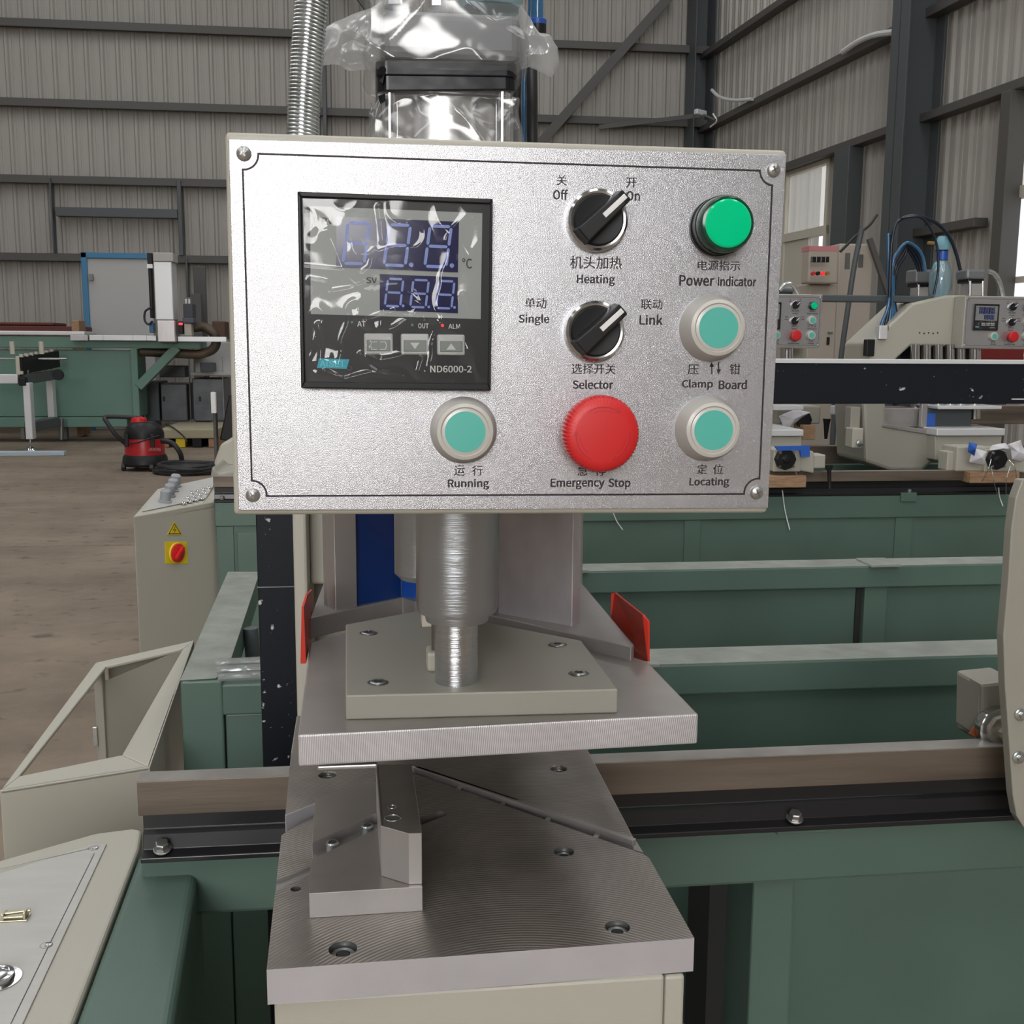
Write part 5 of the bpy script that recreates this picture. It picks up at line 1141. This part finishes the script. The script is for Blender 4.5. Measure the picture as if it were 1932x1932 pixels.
# ================================================================ left background
lm = empty('profile_machine', PY(150, 806, 12.9), 'long pale green profile machine along the back wall, left', 'machine'); YL = 12.9
BX(MB(), -260, 632, 378, 658, YL, .5).build('top_beam', green_far, lm, .01)
BX(MB(), -260, 622, 160, 633, YL-.02, .5).build('top_ledge', silver_white, lm, .01)
BX(MB(), -260, 658, 262, 786, YL+.05, .4).build('side_panel', green_far, lm, .01)
BX(MB(), 245, 658, 264, 786, YL+.0, .45).build('post', green_far, lm, .008)
BX(MB(), -260, 788, 240, 806, YL+.02, .45).build('base_beam', green_far, lm, .01)
MB().beam(PY(335, 655, YL+.05), PY(262, 730, YL+.05), .12, .10).build('diagonal_brace', green_far, lm, .006)
MB().beam(PY(332, 658, YL+.05), PY(335, 656, YL+.05), .1, .1).build('brace_foot', green_far, lm)
BX(MB(), 132, 632, 166, 643, YL-.12, .08).build('profile_end', alu, lm, .004); BX(MB(), 168, 632, 295, 643, YL-.10, .08).build('guide_profile', silver_white, lm, .004)
for x in (194, 250, 276): BX(MB(), x, 632, x+1, 643, YL-.103, .005).build('profile_joint', dark_steel, lm)
BX(MB(), 335, 635, 427, 645, YL-.10, .08).build('guide_profile', silver_white, lm, .004)
for x in (38, 118): 
    BX(MB(), x, 806, x+9, 829, YL+.1, .08).build('levelling_foot', dark_steel, lm, .004)
gt = empty('gantry_column', PY(310, 646, YL-.1), 'tall white machine gantry column with bellows on the pale green machine', 'machine column')
BX(MB(), 289, 493, 328, 604, YL-.16, .3).build('cover_plate', silver_white, gt, .01); BX(MB(), 288, 476, 327, 494, YL-.17, .3).build('top_cover', mat('light_grey_paint', (.45, .44, .43), .5), gt, .01)
BX(MB(), 295, 604, 332, 646, YL-.18, .3).build('lower_cover', alu, gt, .012)
BX(MB(), 277, 477, 288, 499, YL-.1, .2).build('drive_box', black_plastic, gt, .01); BX(MB(), 279, 506, 290, 600, YL-.08, .1).build('drag_chain', black_plastic, gt, .01)
BX(MB(), 277, 498, 288, 506, YL-.1, .1).build('bracket', silver_white, gt)
tubes('coil_cable', tube_navy, [(285, 580), (274, 588), (273, 604), (280, 612), (288, 606)], .012, YL-.2, 'small loop of cable hanging before the gantry column', 'cable')
BX(MB(), 281, 608, 291, 628, YL-.15, .1).build('valve', tube_blue, gt, .01)
mt = empty('spindle_motor', PY(354, 634, YL), 'black spindle motor with two white plugs right of the gantry column', 'motor')
BX(MB(), 345, 573, 365, 600, YL-.1, .2).build('motor', mat('dark_blue_grey', (.04, .045, .055), .5), mt, .01)
for x in (349, 355): BX(MB(), x, 564, x+3.5, 573, YL-.02, .03).build('plug', white_plastic, mt, .004)
BX(MB(), 344, 599, 366, 610, YL-.11, .2).build('gearbox', mat('slate_plastic', (.08, .08, .12), .5), mt, .01); BX(MB(), 347, 610, 362, 634, YL-.08, .15).build('mount', beige, mt, .01)
BX(MB(), 337, 609, 344, 613, YL-.12, .02).build('status_light', mat('red_status_light', (1, .05, .05), .4, emit=(1, .03, .05), es=2.5), mt); BX(MB(), 336, 606, 345, 630, YL-.1, .1).build('terminal_box', black_plastic, mt, .006)
tubes('drag_chain', mat('yellow_black_cable', (.07, .05, .03), .5, var=.9, vscale=6), [(366, 618), (385, 617), (402, 628), (408, 645), (400, 660), (375, 668), (340, 667), (265, 663)], .055, YL+.15, 'black and brown cable chain looping round the end of the green machine', 'cable chain')
# door leaning on the wall
dr = empty('door_panel', PY(225, 640, WB-1.2), 'pale grey door panel in a blue frame against the back wall', 'door panel'); dr.location.z = 0; ORG[dr.name] = Vector(dr.location); YDp = WB-1.2
a, b_ = PY(170, 640, YDp), PY(284, 480, YDp); zt = PY(225, 485, YDp).z
MB().box((a.x, YDp, 0), (b_.x, YDp+.06, zt)).build('leaf', mat('pale_grey_paint', (.46, .45, .44), .6), dr, .01)
a2 = PY(161, 640, YDp).x; b2 = PY(290, 600, YDp).x; bf = mat('blue_frame_paint', (.05, .20, .36), .5); z2 = PY(225, 477, YDp).z
MB().box((a2, YDp-.03, 0), (a.x+.015, YDp+.05, z2)).box((a2, YDp-.03, zt-.02), (b2, YDp+.05, z2)).build('frame', bf, dr, .008)
BX(MB(), 167, 517, 175, 529, YDp-.06, .04).build('hinge', dark_steel, dr)
tag(BX(MB(), 364, 502, 398, 804, WB-.8, .05).build('board', mat('grey_board', (.10, .095, .09), .7), None, .01), 'taller dark grey board leaning on the back wall near the control box edge', 'board')
tag(BX(MB(), 360, 554, 388, 806, WB-1.0, .05).build('board', mat('grey_board_light', (.12, .11, .11), .7), None, .01), 'shorter dark board standing before the taller grey board', 'board')
# stock behind the machine
dk = mat('dark_red_steel', (.13, .03, .022), .6)
tag(BX(MB(), -200, 606, 100, 614, 14.2, .6).build('steel_section', dk, None, .01), 'upper dark red steel section stacked behind the green machine', 'steel section')
tag(BX(MB(), -200, 613, 155, 640, 14.0, .5).build('steel_section', dk, None, .01), 'lower dark red steel section stacked behind the green machine', 'steel section')
tag(BX(MB(), 134, 604, 160, 822, 13.65, .3).build('cardboard_box', wood, None, .01), 'small brown cardboard box behind the green machine', 'box')
tag(BX(MB(), 400, 606, 425, 640, 14.2, .4).build('cardboard_box', mat('dark_brown_card', (.10, .05, .035), .7), None, .01), 'dark brown box beside the leaning boards', 'box')
# grey steel cabinets and worktop
gs = mat('weathered_grey_steel', (.10, .105, .115), .35, .4, var=.25, vscale=6); bw = mat('white_bench', (.42, .42, .41), .5)
wbn = empty('workbench', PY(350, 800, 13.6), 'white topped workbench over grey cupboards behind the green machine', 'workbench'); YW = 13.6
BX(MB(), 266, 666, 376, 672, YW-.1, .8).build('worktop', bw, wbn, .01); BX(MB(), 358, 703, 440, 709, YW-.1, .8).build('worktop', bw, wbn, .01)
BX(MB(), 366, 645, 440, 703, YW+.3, .4).build('back_box', bw, wbn, .01); BX(MB(), 377, 684, 404, 702, YW-.2, .2).build('drawer_box', grey_steel, wbn, .01)
for x0, x1, y0, y1 in [(266, 302, 720, 795), (302, 355, 724, 795), (362, 425, 714, 795)]: BX(MB(), x0, y0, x1, y1, YW, .6).build('cupboard_door', gs if x0 > 280 else grey_steel, wbn, .012)
for x0 in (355, 418, 268): BX(MB(), x0, 672, x0+6, 822, YW-.05, .06).build('leg', bw, wbn, .006)
BX(MB(), 300, 690, 350, 712, YW+.1, .3).build('shelf_tray', grey_steel, wbn, .01)
for x in (307, 375): BX(MB(), x, 748, x+4, 757, YW-.02, .02).build('handle', black_plastic, wbn)
tag(BX(MB(), 268, 722, 300, 813, 14.5, .2).build('steel_drum_box', grey_steel, None, .01), 'dark steel box in shade left of the grey cupboards', 'box')
pal = empty('pallet', PY(355, 840, 11.6), 'pale sheets lying on a low pallet behind the red vacuum cleaner', 'pallet'); pal.location.z = 0; ORG[pal.name] = Vector(pal.location)
a, b_ = PZ(300, 845, 0), PZ(410, 845, 0)
MB().box((a.x, a.y, .10), (b_.x, a.y+1.15, .20)).build('sheet_stack', mat('pale_sheets', (.36, .32, .22), .7), pal, .01)
for k in range(4): MB().box((a.x+k*(b_.x-a.x-.1)/3, a.y+.02, 0), (a.x+k*(b_.x-a.x-.1)/3+.1, a.y+1.1, .1)).build('runner', [wood, yellow, black_plastic, wood][k], pal, .005)
# roller stand
rs = empty('roller_stand', PZ(60, 850, 0), 'white aluminium roller stand on levelling foot before the green machine', 'stand'); YS_ = 11.85
BX(MB(), 42, 722, 62, 829, YS_, .12).build('leg', silver_white, rs, .008); BX(MB(), 86, 716, 103, 796, YS_+.8, .12).build('leg', silver_white, rs, .008)
BX(MB(), -60, 706, 34, 724, YS_-.02, .12).build('beam', silver_white, rs, .008)
MB().beam(PY(55, 806, YS_+.1), PY(104, 795, YS_+.8), .10, .10).build('lower_rail', grey_steel, rs, .006)
MB().beam(PY(40, 716, YS_+.05), PY(106, 706, YS_+.8), .12, .10).build('upper_rail', grey_steel, rs, .006)
MB().beam(PY(36, 690, YS_), PY(108, 677, YS_+.7), .06, .18).build('roller_frame', black_plastic, rs, .006)
for k in range(7): MB().cyl(PY(40+k*9.5, 674-k*1.4, YS_+.1*k), PY(40+k*9.5, 668-k*1.4, YS_+.1*k), .022, n=12).build('roller', cream, rs, smooth=True); MB().cyl(PY(40+k*9.5, 706-k*1.4, YS_+.1*k), PY(40+k*9.5, 700-k*1.4, YS_+.1*k), .022, n=12).build('roller', cream, rs, smooth=True)
for x in (24, 79): MB().cyl(PY(x, 668, YS_+.2), PY(x-2, 644, YS_+.2), .025, n=12).build('guide_pin', cream, rs, smooth=True)
BX(MB(), 28, 672, 38, 708, YS_-.02, .1).build('end_plate', cream, rs, .01); BX(MB(), 34, 712, 48, 728, YS_-.03, .14).build('corner_joint', black_plastic, rs, .01)
MB().cyl(PY(-20, 677, YS_+.3), PY(126, 677, YS_+.3), .012, n=10).build('rod', zinc, rs, smooth=True)
MB().lathe(PY(110, 707, YS_+.2), (0, -1, 0), [(.06, 0), (.055, .03)], 16).build('hand_wheel', black_plastic, rs, smooth=True)
MB().cyl(PY(57, 849, YS_+.06), PY(57, 826, YS_+.06), .010, n=10).lathe(PY(58, 850, YS_+.06), (0, 0, 1), [(.06, 0), (.05, .02), (.02, .04)], 20).build('levelling_foot', chrome, rs, smooth=True)
MB().cyl(PY(116, 829, YS_+.9), PY(116, 790, YS_+.9), .025, n=10).build('levelling_foot', dark_steel, rs, smooth=True)
fs_ = PZ(0, 861, 0); fe = PZ(121, 860, 0)
tag(MB().box((fs_.x-1, fe.y, 0), (fe.x, fe.y+.10, .045)).build('floor_profile', mat('blue_white_film', (.42, .5, .56), .4), None, .006), 'long film wrapped profile lying on the floor under the roller stand', 'profile')
# vacuum cleaner
V0 = PZ(275, 886, 0); vc = empty('vacuum_cleaner', V0, 'red and black drum vacuum cleaner on castors on the concrete floor', 'vacuum cleaner'); VR = .17
MB().lathe(V0, (0, 0, 1), [(.19, .04), (.2, .06), (.19, .12), (.175, .14)], 28).build('base', black_plastic, vc, smooth=True)
MB().lathe(V0, (0, 0, 1), [(.172, .135), (.170, .27), (.165, .29)], 32).build('drum', mat('vacuum_red', (.42, .015, .02), .35), vc, smooth=True)
MB().lathe(V0, (0, 0, 1), [(.172, .285), (.172, .33), (.150, .385), (.110, .42), (.09, .43)], 28).build('motor_head', black_plastic, vc, smooth=True)
MB().lathe(V0+Vector((-.04, 0, 0)), (0, 0, 1), [(.07, .42), (.065, .46), (.03, .47)], 20).build('red_knob_cap', red_plastic, vc, smooth=True)
for a in (0.6, 2.2, 3.6, 5.2): MB().cyl(V0+Vector((.19*math.cos(a)-.015, .19*math.sin(a), .035)), V0+Vector((.19*math.cos(a)+.015, .19*math.sin(a), .035)), .035, n=16).build('castor', black_rubber, vc, smooth=True)
for sx in (-.12, .10): MB().box(V0+Vector((sx-.015, -.178, .22)), V0+Vector((sx+.02, -.15, .33))).build('latch', black_plastic, vc, .004)
Yv = V0.y
MB().tube([PY(243, 842, Yv), PY(220, 822, Yv-.05), PY(204, 800, Yv-.05), PY(198, 788, Yv), PY(215, 786, Yv), PY(258, 788, Yv)], .020, 10).build('hose_left', black_rubber, vc, smooth=True)
MB().tube([PY(305, 832, Yv-.1), PY(325, 836, Yv-.15), PY(340, 855, Yv-.15), PY(343, 874, Yv-.1), PY(340, 884, Yv-.1)], .022, 10).build('hose_right', black_rubber, vc, smooth=True)
MB().tube([PY(238, 838, Yv-.16), PY(262, 834, Yv-.19), PY(286, 826, Yv-.19), PY(300, 822, Yv-.15)], .006, 8).build('power_cord', black_rubber, vc, smooth=True)
text('JIENENG', (279, 845, 304, 851), Yv-.173, mat('faded_ink', (.35, .2, .2), .6), vc, shear=.2)
hc_ = MB(); C0 = PZ(358, 893, 0)
rg = rnd(4)
pts = []
for k in range(7*14):
    a = k/14*2*math.pi; lap = k//14; pts.append(C0+Vector(((.30-.012*lap)*math.cos(a)+.02*math.sin(lap), (.19+.008*lap)*math.sin(a), .022+.018*(lap % 4)+.006*math.sin(a*2+lap))))
tag(hc_.tube(pts, .020, 8, smooth=False).build('hose_coil', black_rubber, None, smooth=True), 'coil of black hose lying on the floor right of the vacuum cleaner', 'hose coil')
tag(MB().tube([PZ(312, 800, .21), PZ(325, 806, .22), PZ(345, 822, .21), PZ(352, 832, .22)], .008, 6).build('cable', black_rubber, None, smooth=True), 'thin dark cable lying over the pale sheets', 'cable')
# beige machine parts just left of the control box
sm_ = empty('beige_machine', PY(425, 860, 4.6), 'beige machine head partly hidden behind the left edge of the control box', 'machine head')
MB().prism([PY(x, y, 4.6) for x, y in [(404, 872), (416, 838), (440, 826), (500, 826), (500, 880), (404, 880)]], (0, .4, 0)).build('cover', beige, sm_, .01)
MB().prism([PY(x, y, 4.3) for x, y in [(396, 905), (400, 880), (412, 893), (440, 888), (500, 888), (500, 925), (396, 925)]], (0, .4, 0)).build('base', beige_shaded, sm_, .01)
MB().box((PY(398, 925, 4.35).x, 4.35, 0), (PY(470, 925, 4.35).x, 4.65, PY(420, 922, 4.35).z)).build('plinth', beige_shaded, sm_, .01)
BX(MB(), 400, 738, 412, 925, 8.6, .1).build('machine_post', purlin_m, None, .005)
bpy.data.objects['machine_post']['label'] = 'dark brown post with white top left of the control box'; bpy.data.objects['machine_post']['category'] = 'post'
MB().prism([PY(x, y, 8.65) for x, y in [(414, 830), (432, 745), (480, 745), (480, 840)]], (0, .3, 0)).build('dark_cover', black_plastic, bpy.data.objects['machine_post'], .01)
BX(MB(), 397, 740, 408, 780, 8.55, .05).build('white_top', white_plastic, bpy.data.objects['machine_post'], .005)
